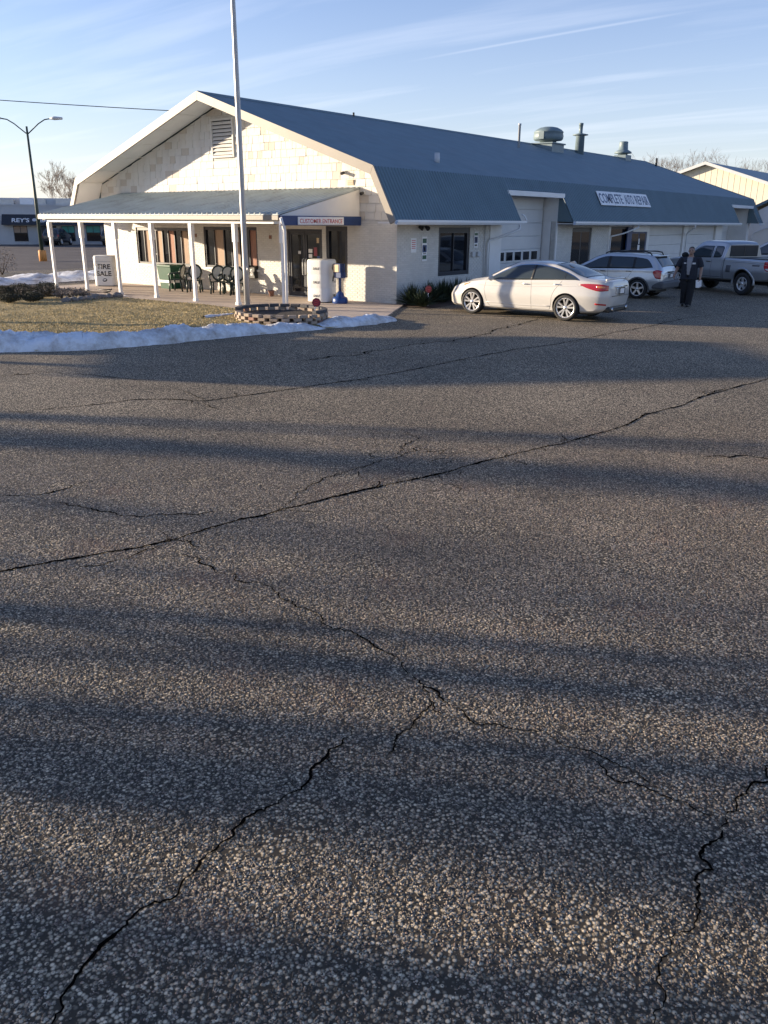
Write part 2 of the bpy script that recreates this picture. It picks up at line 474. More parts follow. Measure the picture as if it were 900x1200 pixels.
# the older darker field of asphalt behind the long pavement joint
JOINT = [(2.0, -20.8), (9.9, -19.0), (10.7, -17.9), (11.3, -16.6), (11.9, -14.6), (12.3, -12.4), (12.6, -9.9), (12.95, -7.0), (14.2, 1.0), (17, 14)]
sheet('far_lot', [(-140, -70), (-26.004, -70), (-26.004, 110), (-140, 110)], 0.0, M['farlot'])

# raised concrete walk under the porch, with saw-cut joints
wk = MB()
def slab(poly):
    wk.prism(poly, 'z', -0.02, 0.035)
xs = [-14.8, -12.2, -9.6, -7.0, -4.4, -1.8]
for a, b in zip(xs[:-1], xs[1:]):
    slab([(a + .006, -4.25), (b - .006, -4.25), (b - .006, -2.11), (a + .006, -2.11)])
    slab([(a + .006, -2.09), (b - .006, -2.09), (b - .006, -.01), (a + .006, -.01)])
slab([(-1.794, -4.25), (2.55, -4.25), (1.45, -2.11), (-1.794, -2.11)])
slab([(-1.794, -2.09), (1.40, -2.09), (.30, -.01), (-1.794, -.01)])
tag(wk.build('walkway', M['concrete']), kind='structure')

# lawn: gently uneven dormant turf
def lawn_mat():
    m, t, p = nodes_of('dormant_turf')
    L = t.links.new; A = t.nodes.new
    tc_ = A('ShaderNodeTexCoord')
    n = A('ShaderNodeTexNoise'); n.inputs['Scale'].default_value = 1.1; n.inputs['Detail'].default_value = 8; n.inputs['Roughness'].default_value = .65
    L(tc_.outputs['Object'], n.inputs['Vector'])
    ra = A('ShaderNodeValToRGB')
    e = ra.color_ramp.elements
    e[0].position = .33; e[0].color = (.18, .15, .065, 1)
    e[1].position = .68; e[1].color = (.50, .37, .17, 1)
    L(n.outputs['Fac'], ra.inputs[0]); L(ra.outputs[0], p.inputs['Base Color'])
    p.inputs['Roughness'].default_value = .95
    n2_ = A('ShaderNodeTexNoise'); n2_.inputs['Scale'].default_value = 60; L(tc_.outputs['Object'], n2_.inputs['Vector'])
    b = A('ShaderNodeBump'); b.inputs['Strength'].default_value = .8; b.inputs['Distance'].default_value = .03
    L(n2_.outputs['Fac'], b.inputs['Height']); L(b.outputs[0], p.inputs['Normal'])
    return m
M['lawn'] = lawn_mat()
def blade_mat():
    m, t, p = nodes_of('dry_grass_blade')
    L = t.links.new; A = t.nodes.new
    g = A('ShaderNodeNewGeometry'); ra = A('ShaderNodeValToRGB')
    e = ra.color_ramp.elements
    e[0].position = 0; e[0].color = (.22, .19, .08, 1); e[1].position = 1; e[1].color = (.72, .54, .27, 1)
    L(g.outputs['Random Per Island'], ra.inputs[0]); L(ra.outputs[0], p.inputs['Base Color']); p.inputs['Roughness'].default_value = .9
    return m
M['blade'] = blade_mat()
# the front edge of the turf follows the snow bank
FRONT = [(-14.0, -26.0), (-4.0, -17.0), (0.0, -13.25), (1.1, -12.0), (1.62, -10.3), (1.95, -8.0), (2.45, -6.2), (2.6, -4.3)]
def front_x(y):
    for (xa, ya), (xb, yb) in zip(FRONT[:-1], FRONT[1:]):
        if ya <= y <= yb: return xa + (xb - xa) * (y - ya) / (yb - ya)
    return FRONT[-1][0]
def lawn_z(x, y):
    e = max(0, min(1, (front_x(y) - x) / 1.5)); e2 = max(0, min(1, (-4.25 - y) / .8))
    return .03 + .10 * e * e2 + .05 * e * mnoise.noise((x * .5, y * .5, 0))
lw = MB()
gx = np.linspace(-34, 3, 75); gy = np.linspace(-26, -4.26, 60)
for i in range(len(gx) - 1):
    for j in range(len(gy) - 1):
        cs = [(gx[i], gy[j]), (gx[i + 1], gy[j]), (gx[i + 1], gy[j + 1]), (gx[i], gy[j + 1])]
        if all(x <= front_x(y) + .05 for x, y in cs):
            lw.face([(x, y, lawn_z(x, y)) for x, y in cs], 0, True)
tag(lw.build('lawn', M['lawn']), kind='structure')
gr = MB()
for _ in range(42000):
    y = rnd.uniform(-14.5, -4.2); x = front_x(y) - abs(rnd.gauss(0, 1)) * 5.5 - .1
    if x < -14: continue
    z = lawn_z(x, y); a = rnd.uniform(0, 6.28); h = rnd.uniform(.012, .042); w = .006 + rnd.random() * .008
    dx, dy = math.cos(a) * w, math.sin(a) * w; lx, ly = rnd.gauss(0, .03), rnd.gauss(0, .03)
    gr.face([(x - dx, y - dy, z - .005), (x + dx, y + dy, z - .005), (x + lx, y + ly, z + h)])
tag(gr.build('grass', M['blade'], fix=False), kind='stuff')

# ------------------------------------------------------------------ snow
def snow_mat():
    m, t, p = nodes_of('old_snow')
    L = t.links.new; A = t.nodes.new
    tc_ = A('ShaderNodeTexCoord')
    n = A('ShaderNodeTexNoise'); n.inputs['Scale'].default_value = 2.0; n.inputs['Detail'].default_value = 10; n.inputs['Roughness'].default_value = .7
    L(tc_.outputs['Object'], n.inputs['Vector'])
    ra = A('ShaderNodeValToRGB'); e = ra.color_ramp.elements
    e[0].position = .42; e[0].color = (.80, .82, .85, 1); e[1].position = .70; e[1].color = (.30, .25, .21, 1)
    L(n.outputs['Fac'], ra.inputs[0]); L(ra.outputs[0], p.inputs['Base Color'])
    p.inputs['Roughness'].default_value = .75
    n2_ = A('ShaderNodeTexNoise'); n2_.inputs['Scale'].default_value = 22; n2_.inputs['Detail'].default_value = 6; L(tc_.outputs['Object'], n2_.inputs['Vector'])
    b = A('ShaderNodeBump'); b.inputs['Strength'].default_value = .6; b.inputs['Distance'].default_value = .04
    L(n2_.outputs['Fac'], b.inputs['Height']); L(b.outputs[0], p.inputs['Normal'])
    return m
M['snow'] = snow_mat()
def snow_bank(name, line, wid, hgt, seed, label=None, side=1, n=140, k=18, z0=0.0):
    """ridge of ploughed snow along a polyline; line = its road-side foot"""
    P = [Vector((x, y)) for x, y in line]
    cum = [0]
    for a, b in zip(P[:-1], P[1:]): cum.append(cum[-1] + (b - a).length)
    def at(s):
        s = max(0, min(cum[-1], s))
        for i in range(len(P) - 1):
            if s <= cum[i + 1]:
                t = (s - cum[i]) / (cum[i + 1] - cum[i]); q = P[i].lerp(P[i + 1], t)
                lo = P[max(i - 0, 0)]; hi = P[min(i + 1, len(P) - 1)]
                return q, (hi - lo).normalized()
        return P[-1], (P[-1] - P[-2]).normalized()
    mb = MB(); rows = []
    for i in range(n + 1):
        s = cum[-1] * i / n; u = i / n
        q, d = at(s); q0, d0 = at(s - .6); q1, d1 = at(s + .6); d = (d + d0 + d1).normalized()
        nrm = Vector((-d.y, d.x)) * side
        W_ = wid(u) * (1 + .35 * mnoise.noise((s * .7, seed, 0))); H_ = hgt(u) * (1 + .45 * mnoise.noise((s * .9, seed + 5, 0)))
        row = []
        for j in range(k + 1):
            t = j / k
            pr = math.sin(math.pi * min(1, t ** .72)) ** .8 if 0 < t < 1 else 0
            wob = .10 * mnoise.noise((s * 1.3, seed + 9, 0)) + .05 * mnoise.noise((s * 4, seed + 9, 0))
            p2 = q + nrm * (t * W_ + wob * (1 - t))
            z = H_ * pr
            z += pr * min(1, H_ * 3) * (.10 * mnoise.noise((p2.x * 2.1, p2.y * 2.1, seed)) + .06 * mnoise.noise((p2.x * 5, p2.y * 5, seed)) + .06 * abs(mnoise.noise((p2.x * 11, p2.y * 11, seed))) + .03 * mnoise.noise((p2.x * 22, p2.y * 22, seed)))
            row.append((p2.x, p2.y, max(z, 0) * 1.0 + z0 - (.03 if t in (0, 1) else 0)))
        rows.append(row)
    for i in range(n):
        for j in range(k):
            mb.face([rows[i][j], rows[i + 1][j], rows[i + 1][j + 1], rows[i][j + 1]], 0, True)
    o = mb.build(name, M['snow'])
    return o
o = snow_bank('snow_bank', FRONT[1:7], lambda u: 1.7 - .9 * u, lambda u: (.40 - .20 * u) * min(1, (1.02 - u) * 10), 3, n=420, k=26)
tag(o, 'long dirty ridge of ploughed snow along the asphalt edge of the lawn', 'snow bank')
o = snow_bank('snow_bank', [(2.35, -6.15), (2.62, -5.4), (2.78, -4.6), (2.72, -3.7), (2.3, -3.1)], lambda u: .95 - .2 * u, lambda u: .20 * math.sin(math.pi * (.12 + .85 * u)), 21, n=160, k=24)
tag(o, 'small low snow patch melting just right of the block planter', 'snow bank')
o = snow_bank('snow_bank', [(-15.6, -13.0), (-16.2, -6.0), (-17.5, 2.0), (-20.5, 9.0)], lambda u: 3.2, lambda u: .24, 40, n=90)
tag(o, 'broad snow bank behind the shrubs at the left lot edge', 'snow bank')
for k, (x, y, w) in enumerate([(-.9, -6.6, .5), (-10.9, -6.9, .9), (-11.4, -5.2, .7)]):
    o = snow_bank('snow_patch', [(x, y - w), (x + .1, y), (x, y + w)], lambda u: .55 * math.sin(math.pi * (.1 + .8 * u)), lambda u: .06, 50 + k, n=24, k=8, z0=.10)
    tag(o, ['thin snow patch left on the grass by the block planter', 'thin snow streak in front of the left boxwood shrubs', 'thin snow streak between the boxwoods and the rocks'][k], 'snow patch')

# ------------------------------------------------------------------ pavement cracks
def crack(pts, w, seed, jag=.05, sub=6, branches=True, wild=1.0):
    """ribbon along a fractal line with a ragged, pinching width and short side branches"""
    rr = random.Random(seed); mb = MB()
    L_ = [Vector(p) for p in pts]
    step = max(.022, w * .8)
    while True:
        out = [L_[0]]; grew = False
        for a, b in zip(L_[:-1], L_[1:]):
            l = (b - a).length
            if l > step:
                d = (b - a) / l
                out.append((a + b) / 2 + Vector((-d.y, d.x)) * rr.gauss(0, (.095 if l > .3 else .16) * wild) * l); grew = True
            out.append(b)
        L_ = out
        if not grew or len(L_) > 2600: break
    prev = None; n_ = len(L_); ph = rr.uniform(0, 50)
    for i, p in enumerate(L_):
        a = L_[max(i - 1, 0)]; b = L_[min(i + 1, n_ - 1)]
        t = (b - a).normalized() if (b - a).length > 1e-6 else Vector((1, 0)); nn = Vector((-t.y, t.x))
        q = .85 + 1.25 * mnoise.noise((p.x * 3.1 + ph, p.y * 3.1, 0)) + .55 * mnoise.noise((p.x * 17 + ph, p.y * 17, 3))
        ww = w * max(.16 if wild > .5 else .62, q) * min(1, .15 + min(i, n_ - 1 - i) / max(1, n_) * 9) * rr.uniform(.7, 1.3)
        o_ = w * .3 * rr.gauss(0, 1)
        cur = (p + nn * (ww / 2 + o_ * .3), p - nn * (ww / 2 - o_ * .3))
        if prev: mb.face([(*prev[0], .004), (*cur[0], .004), (*cur[1], .004), (*prev[1], .004)])
        prev = cur
        if branches and i % 7 == 3 and rr.random() < .16:
            ang = rr.choice((-1, 1)) * R(rr.uniform(30, 80)); d = Vector((t.x * math.cos(ang) - t.y * math.sin(ang), t.x * math.sin(ang) + t.y * math.cos(ang))); l = rr.uniform(4, 16) * w
            c = crack([(p.x, p.y), tuple(p + d * l * .5 + t * l * .2), tuple(p + d * l)], w * .38, rr.randint(0, 99999), branches=False)
            k = len(mb.v); mb.v += [(x, y, .0045) for x, y, z in c.v]
            for f in c.f: mb.f.append(tuple(k + q_ for q_ in f)); mb.m.append(0); mb.sm.append(False)
    if branches: CRACK_LINES.append([(p.x, p.y, w) for p in L_])
    return mb
CRACK_LINES = []
def px(x, y):                                   # photograph pixel -> ground point, used for measured positions
    Mx = cam.matrix_world
    d = Mx.to_3x3() @ Vector(((x - 450) / 970, -(y - 600) / 970, -1))
    t = -Mx.translation.z / d.z
    q = Mx.translation + d * t
    return (q.x, q.y)
def pxs(*a): return [px(x, y) for x, y in a]
crk = [
    (pxs((-170, 712), (-90, 692), (0, 670), (100, 652), (190, 635), (260, 615), (330, 597), (450, 569), (560, 543), (660, 520), (720, 503), (800, 475), (900, 444), (960, 425)), 0.0244, .05, 10),
    (pxs((195, 638), (240, 662), (275, 680), (330, 702), (370, 720), (430, 750), (470, 780), (497, 805), (503, 820)), 0.0128, .02, 8),
    (pxs((503, 820), (490, 842), (465, 862), (455, 885)), 0.0116, .02, 8),
    (pxs((525, 825), (550, 845), (590, 852), (640, 858), (690, 880), (740, 905), (790, 935)), 0.0081, .02, 8),
    (pxs((402, 845), (385, 880), (362, 915), (310, 950), (265, 985), (230, 1020), (160, 1070), (105, 1125), (75, 1165), (30, 1230)), 0.0139, .015, 8),
    (pxs((905, 895), (880, 920), (850, 960), (832, 990), (835, 1020), (815, 1060), (785, 1100), (770, 1150), (765, 1215)), 0.0116, .012, 8),
    (pxs((0, 484), (70, 478), (160, 468), (240, 470), (300, 462), (420, 445), (500, 430), (600, 410), (680, 398), (760, 383), (860, 367)), 0.0261, .08, 8),
    (pxs((190, 635), (150, 655), (90, 665)), 0.0104, .02, 6),
    (pxs((497, 805), (520, 822), (525, 825)), 0.0093, .02, 6),
    (pxs((690, 880), (720, 915), (760, 925), (800, 940), (845, 965)), 0.0058, .02, 6),
    (pxs((330, 597), (380, 560), (420, 548), (470, 535), (500, 520)), 0.0093, .02, 6),
    (pxs((500, 545), (540, 530), (585, 528)), 0.0081, .02, 6),
    (pxs((0, 440), (60, 436), (120, 441), (180, 445)), 0.0174, .05, 6),
    (pxs((470, 535), (490, 515), (470, 502)), 0.0116, .05, 6),
    (pxs((0, 582), (60, 578), (110, 562)), 0.0145, .04, 6),
    (pxs((60, 590), (150, 605), (260, 598)), 0.0116, .04, 6),
    (pxs((205, 455), (240, 470), (260, 480)), 0.0116, .04, 6),
    (pxs((640, 372), (600, 382), (530, 400), (430, 412), (330, 425)), 0.0290, .08, 6),
    (pxs((820, 467), (840, 458), (850, 455)), 0.0232, .05, 5),
    (pxs((820, 536), (870, 534), (905, 538)), 0.0174, .04, 5),
]
for k, (pts, w, jag, sub) in enumerate(crk):
    tag(crack(pts, w * (.86 if 1 <= k <= 5 else 1.1), 100 + k, jag, sub, True, .26 if k in (0, 6) else .8).build('pavement_crack', M['crack']), kind='structure')
# crazed web of hairline cracks
cw = MB()
rr = random.Random(5)
for k in range(34):
    cx_, cy_ = rr.uniform(420, 545), rr.uniform(525, 575)
    a = rr.uniform(0, 6.28); l = rr.uniform(15, 40)
    pts = pxs((cx_, cy_), (cx_ + l * .5 * math.cos(a) + rr.uniform(-5, 5), cy_ + l * .18 * math.sin(a)), (cx_ + l * math.cos(a), cy_ + l * .3 * math.sin(a)))
    c = crack(pts, .007, 300 + k, .02, 4, False); cw.v, base = cw.v + c.v, len(cw.v)
    for f in c.f: cw.f.append(tuple(base + q for q in f)); cw.m.append(0); cw.sm.append(False)
tag(cw.build('crazed_cracks', M['crack']), kind='stuff')

# loose and exposed stones of the surface close to the camera, thinning out with distance
def stone_mesh(seed):
    bm = bmesh.new(); bmesh.ops.create_icosphere(bm, subdivisions=1, radius=1)
    r_ = random.Random(seed)
    for v in bm.verts:
        v.co *= r_.uniform(.78, 1.15); v.co.z *= .62; v.co.x *= r_.uniform(1.0, 1.15)
    me = bpy.data.meshes.new('stone'); bm.to_mesh(me); bm.free()
    for p in me.polygons: p.use_smooth = True
    return me
def stone_mat():
    m, t, p = nodes_of('asphalt_stone')
    L = t.links.new; A = t.nodes.new
    oi = A('ShaderNodeObjectInfo'); ra = A('ShaderNodeValToRGB'); ra.color_ramp.interpolation = 'LINEAR'
    e = ra.color_ramp.elements
    e[0].position = 0; e[0].color = (.048, .041, .033, 1); e[1].position = 1; e[1].color = (.52, .435, .33, 1)
    for ps, c in [(.42, (.115, .095, .073)), (.64, (.22, .182, .138)), (.78, (.27, .185, .135)), (.92, (.40, .335, .255))]:
        q = e.new(ps); q.color = (*c, 1)
    L(oi.outputs['Random'], ra.inputs[0])
    gp = A('ShaderNodeNewGeometry')
    nz = A('ShaderNodeTexNoise'); nz.inputs['Scale'].default_value = .9; nz.inputs['Detail'].default_value = 7; nz.inputs['Roughness'].default_value = .62; L(gp.outputs['Position'], nz.inputs['Vector'])
    mz = A('ShaderNodeMapRange'); mz.inputs[1].default_value = .3; mz.inputs[2].default_value = .7; mz.inputs[3].default_value = .62; mz.inputs[4].default_value = 1.2; L(nz.outputs['Fac'], mz.inputs[0])
    sc = A('ShaderNodeVectorMath'); sc.operation = 'SCALE'; L(ra.outputs[0], sc.inputs[0]); L(mz.outputs[0], sc.inputs['Scale'])
    n2_ = A('ShaderNodeTexNoise'); n2_.inputs['Scale'].default_value = 1.3; n2_.inputs['Detail'].default_value = 6; L(gp.outputs['Position'], n2_.inputs['Vector'])
    m2 = A('ShaderNodeMapRange'); m2.inputs[1].default_value = .58; m2.inputs[2].default_value = .74; m2.inputs[3].default_value = 0; m2.inputs[4].default_value = .6; L(n2_.outputs['Fac'], m2.inputs[0])
    mw = A('ShaderNodeMix'); mw.data_type = 'RGBA'; L(m2.outputs[0], mw.inputs[0]); L(sc.outputs[0], mw.inputs[6]); mw.inputs[7].default_value = (.15, .075, .05, 1)
    L(mw.outputs[2], p.inputs['Base Color'])
    p.inputs['Roughness'].default_value = .62; p.inputs['Specular IOR Level'].default_value = .4
    return m
M['stone'] = stone_mat()
rs = np.random.RandomState(3)
fw = np.array([-0.574199, 0.74899]); fw /= np.linalg.norm(fw); rt = np.array([fw[1], -fw[0]])
co_ = np.array([16.22, -21.74])
nn_ = 980000
d_ = np.sqrt(rs.uniform(1.2 ** 2, 11.5 ** 2, nn_)); a_ = rs.uniform(-.50, .50, nn_) * np.sqrt(d_ ** 2 + 2.5 ** 2)
keep = rs.uniform(0, 1, nn_) < np.clip((11.5 - d_) / 3.5, 0, 1)
# jittered grid would look too regular; drop stones that fall in a crack
pt = co_ + fw * d_[:, None] + rt * a_[:, None]
patch = np.array([mnoise.noise((x * 2.3, y * 2.3, 0)) + .6 * mnoise.noise((x * 7, y * 7, 4)) if k_ else 0 for (x, y), k_ in zip(pt, keep)])
keep &= rs.uniform(0, 1, nn_) > np.clip((patch - .28) * 2.2, 0, .75)
crk_pts = np.array([q for l in CRACK_LINES[:7] for q in l])
# densify crack lines
dens = []
for l in CRACK_LINES[:7]:
    for p0, p1 in zip(l[:-1], l[1:]):
        for t in np.linspace(0, 1, 8): dens.append((p0[0] + (p1[0] - p0[0]) * t, p0[1] + (p1[1] - p0[1]) * t, p0[2]))
dens = np.array(dens)
cell = {}
for x, y, w in dens:
    for ix in (-1, 0, 1):
        for iy in (-1, 0, 1): cell.setdefault((int(x / .05) + ix, int(y / .05) + iy), []).append((x, y, w))
ok = keep.copy()
for i in np.nonzero(keep)[0]:
    c = cell.get((int(pt[i, 0] / .05), int(pt[i, 1] / .05)))
    if c:
        for x, y, w in c:
            if (pt[i, 0] - x) ** 2 + (pt[i, 1] - y) ** 2 < (w * .48 + .002) ** 2: ok[i] = False; break
pt = pt[ok]
me = bpy.data.meshes.new('loose_stones')
me.vertices.add(len(pt))
zz = rs.uniform(-.004, .0008, len(pt))
me.vertices.foreach_set('co', np.column_stack([pt, zz]).ravel())
me.update()
stones = link('surface_stones', me)
tag(stones, kind='stuff')
ng = bpy.data.node_groups.new('scatter_stones', 'GeometryNodeTree')
ng.interface.new_socket('Geometry', in_out='INPUT', socket_type='NodeSocketGeometry')
ng.interface.new_socket('Geometry', in_out='OUTPUT', socket_type='NodeSocketGeometry')
gi = ng.nodes.new('NodeGroupInput'); go = ng.nodes.new('NodeGroupOutput')
ico = ng.nodes.new('GeometryNodeMeshIcoSphere'); ico.inputs['Radius'].default_value = 1; ico.inputs['Subdivisions'].default_value = 1
tr = ng.nodes.new('GeometryNodeTransform'); tr.inputs['Scale'].default_value = (1.0, .8, .6)
sm = ng.nodes.new('GeometryNodeSetMaterial'); sm.inputs['Material'].default_value = M['stone']
ss = ng.nodes.new('GeometryNodeSetShadeSmooth')
ip = ng.nodes.new('GeometryNodeInstanceOnPoints')
rv = ng.nodes.new('FunctionNodeRandomValue'); rv.data_type = 'FLOAT_VECTOR'
rv.inputs[0].default_value = (-.25, -.25, 0); rv.inputs[1].default_value = (.25, .25, 6.283)
rc = ng.nodes.new('FunctionNodeRandomValue'); rc.data_type = 'FLOAT_VECTOR'
rc.inputs[0].default_value = (.0035, .0035, .0030); rc.inputs[1].default_value = (.0086, .0080, .0068)
rc.inputs['Seed'].default_value = 9
K = ng.links.new
K(ico.outputs['Mesh'], tr.inputs['Geometry']); K(tr.outputs[0], ss.inputs['Geometry']); K(ss.outputs[0], sm.inputs['Geometry']); K(sm.outputs[0], ip.inputs['Instance'])
K(gi.outputs[0], ip.inputs['Points']); K(rv.outputs[0], ip.inputs['Rotation']); K(rc.outputs[0], ip.inputs['Scale'])
K(ip.outputs[0], go.inputs[0])
md = stones.modifiers.new('scatter', 'NODES'); md.node_group = ng
# ------------------------------------------------------------------ main building (front gable on y = 0, long side on x = 0)
W_ = 15.2; RX = -7.6; RZ = 6.58; KX = -.08; KZ = 4.05; EX = .76; EZ = 2.56; YF = -1.12; YB = 39.3
BLD = thing('workshop_building', 'long white brick building with a blue gambrel roof and open front porch', 'building')

def brick_wall(name, axis, u0, u1, z0, z1, openings, face, depth_dir, parent, bl=.203, bh=.0665, seed=1, thick=.22, back_end=None, back_start=None):
    """axis 'x': wall runs along x with its face at y=face; axis 'y': along y with its face at x=face. depth_dir points into the wall"""
    us = sorted({u0, u1, *[o[0] for o in openings], *[o[1] for o in openings]})
    zs = sorted({z0, z1, *[min(o[2], z1) for o in openings if o[2] > z0], *[min(o[3], z1) for o in openings]})
    back = MB()
    def B(mb, ua, ub, d0, d1, za, zb):
        a, b = face + depth_dir * d0, face + depth_dir * d1
        if a > b: a, b = b, a
        if axis == 'x': mb.box(ua, ub, a, b, za, zb)
        else: mb.box(a, b, ua, ub, za, zb)
    for ua, ub in zip(us[:-1], us[1:]):
        if back_end is not None: ub = min(ub, back_end)
        if back_start is not None: ua = max(ua, back_start)
        start = None
        for za, zb in zip(zs[:-1], zs[1:]):
            um, zm = (ua + ub) / 2, (za + zb) / 2
            hole = any(o[0] < um < o[1] and o[2] < zm < o[3] for o in openings)
            if hole:
                if start is not None: B(back, ua, ub, .0075, thick, start, za); start = None
            elif start is None: start = za
        if start is not None: B(back, ua, ub, .0075, thick, start, zs[-1])
    w = back.build(name, M['mortar'], parent)
    br = MB(); rr = random.Random(seed); row = 0; z = z0; g = .010
    while z + bh <= z1 + .001:
        u = u0 - (bl / 2 if row % 2 else 0)
        while u < u1:
            a, b = max(u, u0), min(u + bl - g, u1)
            segs = [(a, b)] if b - a > .02 else []
            for o in openings:
                if o[2] < z + bh - g - .004 and o[3] > z + .004:
                    ns = []
                    for s in segs:
                        if s[1] <= o[0] or s[0] >= o[1]: ns.append(s)
                        else:
                            if o[0] - s[0] > .02: ns.append((s[0], o[0]))
                            if s[1] - o[1] > .02: ns.append((o[1], s[1]))
                    segs = ns
            for s in segs:
                e = rr.uniform(-.002, .002)
                d0 = e; d1 = .0095
                p0, p1 = face + depth_dir * d0, face + depth_dir * d1
                c = .003
                zt = z + bh - g
                def P(u_, d_, z_): return (u_, d_, z_) if axis == 'x' else (d_, u_, z_)
                v = [P(s[0] + c, p0, z + c), P(s[1] - c, p0, z + c), P(s[1] - c, p0, zt - c), P(s[0] + c, p0, zt - c),
                     P(s[0], p1, z), P(s[1], p1, z), P(s[1], p1, zt), P(s[0], p1, zt)]
                br.mesh(v, [(0, 1, 2, 3), (0, 4, 5, 1), (1, 5, 6, 2), (2, 6, 7, 3), (3, 7, 4, 0)])
            u += bl
        z += bh; row += 1
    b = br.build('brick_courses', M['brick'], w)
    tag(b, kind='stuff')
    return w

W1 = (-13.1, -9.9, .86, 2.24); W2 = (-9.03, -6.2, .86, 2.30); DR = (-4.74, -3.12, -.1, 2.26); W3 = (-2.95, -2.02, .76, 2.36)
front = brick_wall('front_wall', 'x', -W_, 0, 0, 2.56, [W1, W2, DR, W3], 0.0, 1, BLD, seed=2, back_end=-.0125)
SW = (2.32, 4.27, .78, 2.34)
side = brick_wall('side_wall', 'y', .0005, 5.60, 0, 2.56, [SW], 0.0, -1, BLD, seed=3, back_start=.2225)
# white pilaster beside the first bay
mb = MB(); mb.box(-.24, .02, 5.604, 6.42, 0, 2.56); mb.box(-.62, -.244, 6.30, 6.42, 0, 3.5); mb.box(-.24, .0, 6.24, 6.42, 2.564, 3.46)
mb.build('pilaster', M['white'], BLD)
side2 = brick_wall('side_wall', 'y', 10.86, 16.2, 0, 2.56, [(12.4, 14.34, -.1, 2.32)], 0.0, -1, BLD, seed=4)
for nm, bxs in (('office_front', [(-.24, -.003, 16.204, 18.9, 0, .62), (-.24, -.003, 16.204, 16.42, .6205, 2.56), (-.24, -.003, 18.6, 18.9, .6205, 2.56), (-.24, -.003, 16.4205, 18.5995, 2.36, 2.56)]),
                ('bay_pier', [(-.24, -.003, 20.94, 21.25, 0, 2.56)]), ('bay_pier', [(-.24, -.003, 26.36, 27.0, 0, 2.56)]), ('bay_pier', [(-.24, .02, 31.96, 33.2, 0, 2.56)]),
                ('lintel', [(-.24, -.003, 18.904, 20.936, 2.34, 2.56)]), ('lintel', [(-.24, -.003, 21.254, 26.356, 2.42, 2.56)]), ('lintel', [(-.24, -.003, 27.004, 31.956, 2.42, 2.56)]), ('bay_pier', [(-.24, .02, 38.5, 39.0, 0, 3.6)])):
    mb = MB()
    for bx in bxs: mb.box(*bx)
    mb.build(nm, M['white'], BLD)
# back and left walls and the floor behind the openings (never seen, they close the box)
mb = MB(); mb.box(-W_, -W_ + .2, .222, 38.9, 0, 3.9); mb.box(-W_ + .21, -.25, 38.7, 38.9, 0, 3.9)
mb.build('rear_wall', M['white'], BLD)
mb = MB(); mb.box(-W_ + .22, -.65, .9, 1.0, 0, 2.5)
mb.build('inner_partition', M['interior'], BLD)

# ---- windows and doors of the front
def window(name, x0, x1, z0, z1, panes, parent, fr=.075, axis='x', face=.0, dd=1, frame_m='darkframe', sill=True):
    """panes: list of (fraction, material)"""
    f = MB()
    def B(mb, ua, ub, d0, d1, za, zb, m=0):
        a, b = sorted((face + dd * d0, face + dd * d1))
        if axis == 'x': mb.box(ua, ub, a, b, za, zb, m)
        else: mb.box(a, b, ua, ub, za, zb, m)
    e = .002
    B(f, x0 + e, x1 - e, .03, .16, z1 - fr * 1.4, z1 - e); B(f, x0 + e, x1 - e, .03, .16, z0 + e, z0 + fr)
    B(f, x0 + e, x0 + fr, .03, .16, z0 + fr + e, z1 - fr * 1.4 - e); B(f, x1 - fr, x1 - e, .03, .16, z0 + fr + e, z1 - fr * 1.4 - e)
    w0 = x0 + fr; wt = x1 - x0 - 2 * fr; tot = sum(p[0] for p in panes); u = w0
    o = None; items = []
    for i, (fr_, mm) in enumerate(panes):
        ub = u + wt * fr_ / tot
        items.append((u, ub, mm))
        if i < len(panes) - 1: B(f, ub - .018, ub + .018, .05, .14, z0 + fr + e, z1 - fr * 1.4 - e)
        u = ub
    o = f.build(name, M[frame_m], parent)
    for i, (a, b, mm) in enumerate(items):
        p = MB(); l = .019 if i else .002; r = .019 if i < len(items) - 1 else .002
        B(p, a + l, b - r, .095, .105, z0 + fr + e, z1 - fr * 1.4 - e)
        p.build('pane' if mm == 'glass' else 'curtain', M[mm], o)
    if sill:
        s = MB(); B(s, x0 - .06, x1 + .06, -.05, .10, z0 - .07, z0 - .004); s.build('sill', M['white'], o)
    return o
window('window', *W1, [(.42, 'glass'), (.45, 'curtain'), (.42, 'glass'), (.45, 'curtain'), (.42, 'glass'), (.45, 'curtain2'), (.45, 'glass'), (.5, 'curtain')], BLD)
window('window', *W2, [(.5, 'glass'), (.58, 'curtain'), (.45, 'glass'), (.5, 'curtain'), (.55, 'glass'), (.42, 'curtain2')], BLD)
window('window', *W3, [(1, 'glass')], BLD, fr=.11, sill=False)
window('window', *SW, [(1, 'glass'), (.95, 'glass')], BLD, fr=.13, axis='y', face=0, dd=-1, sill=False)

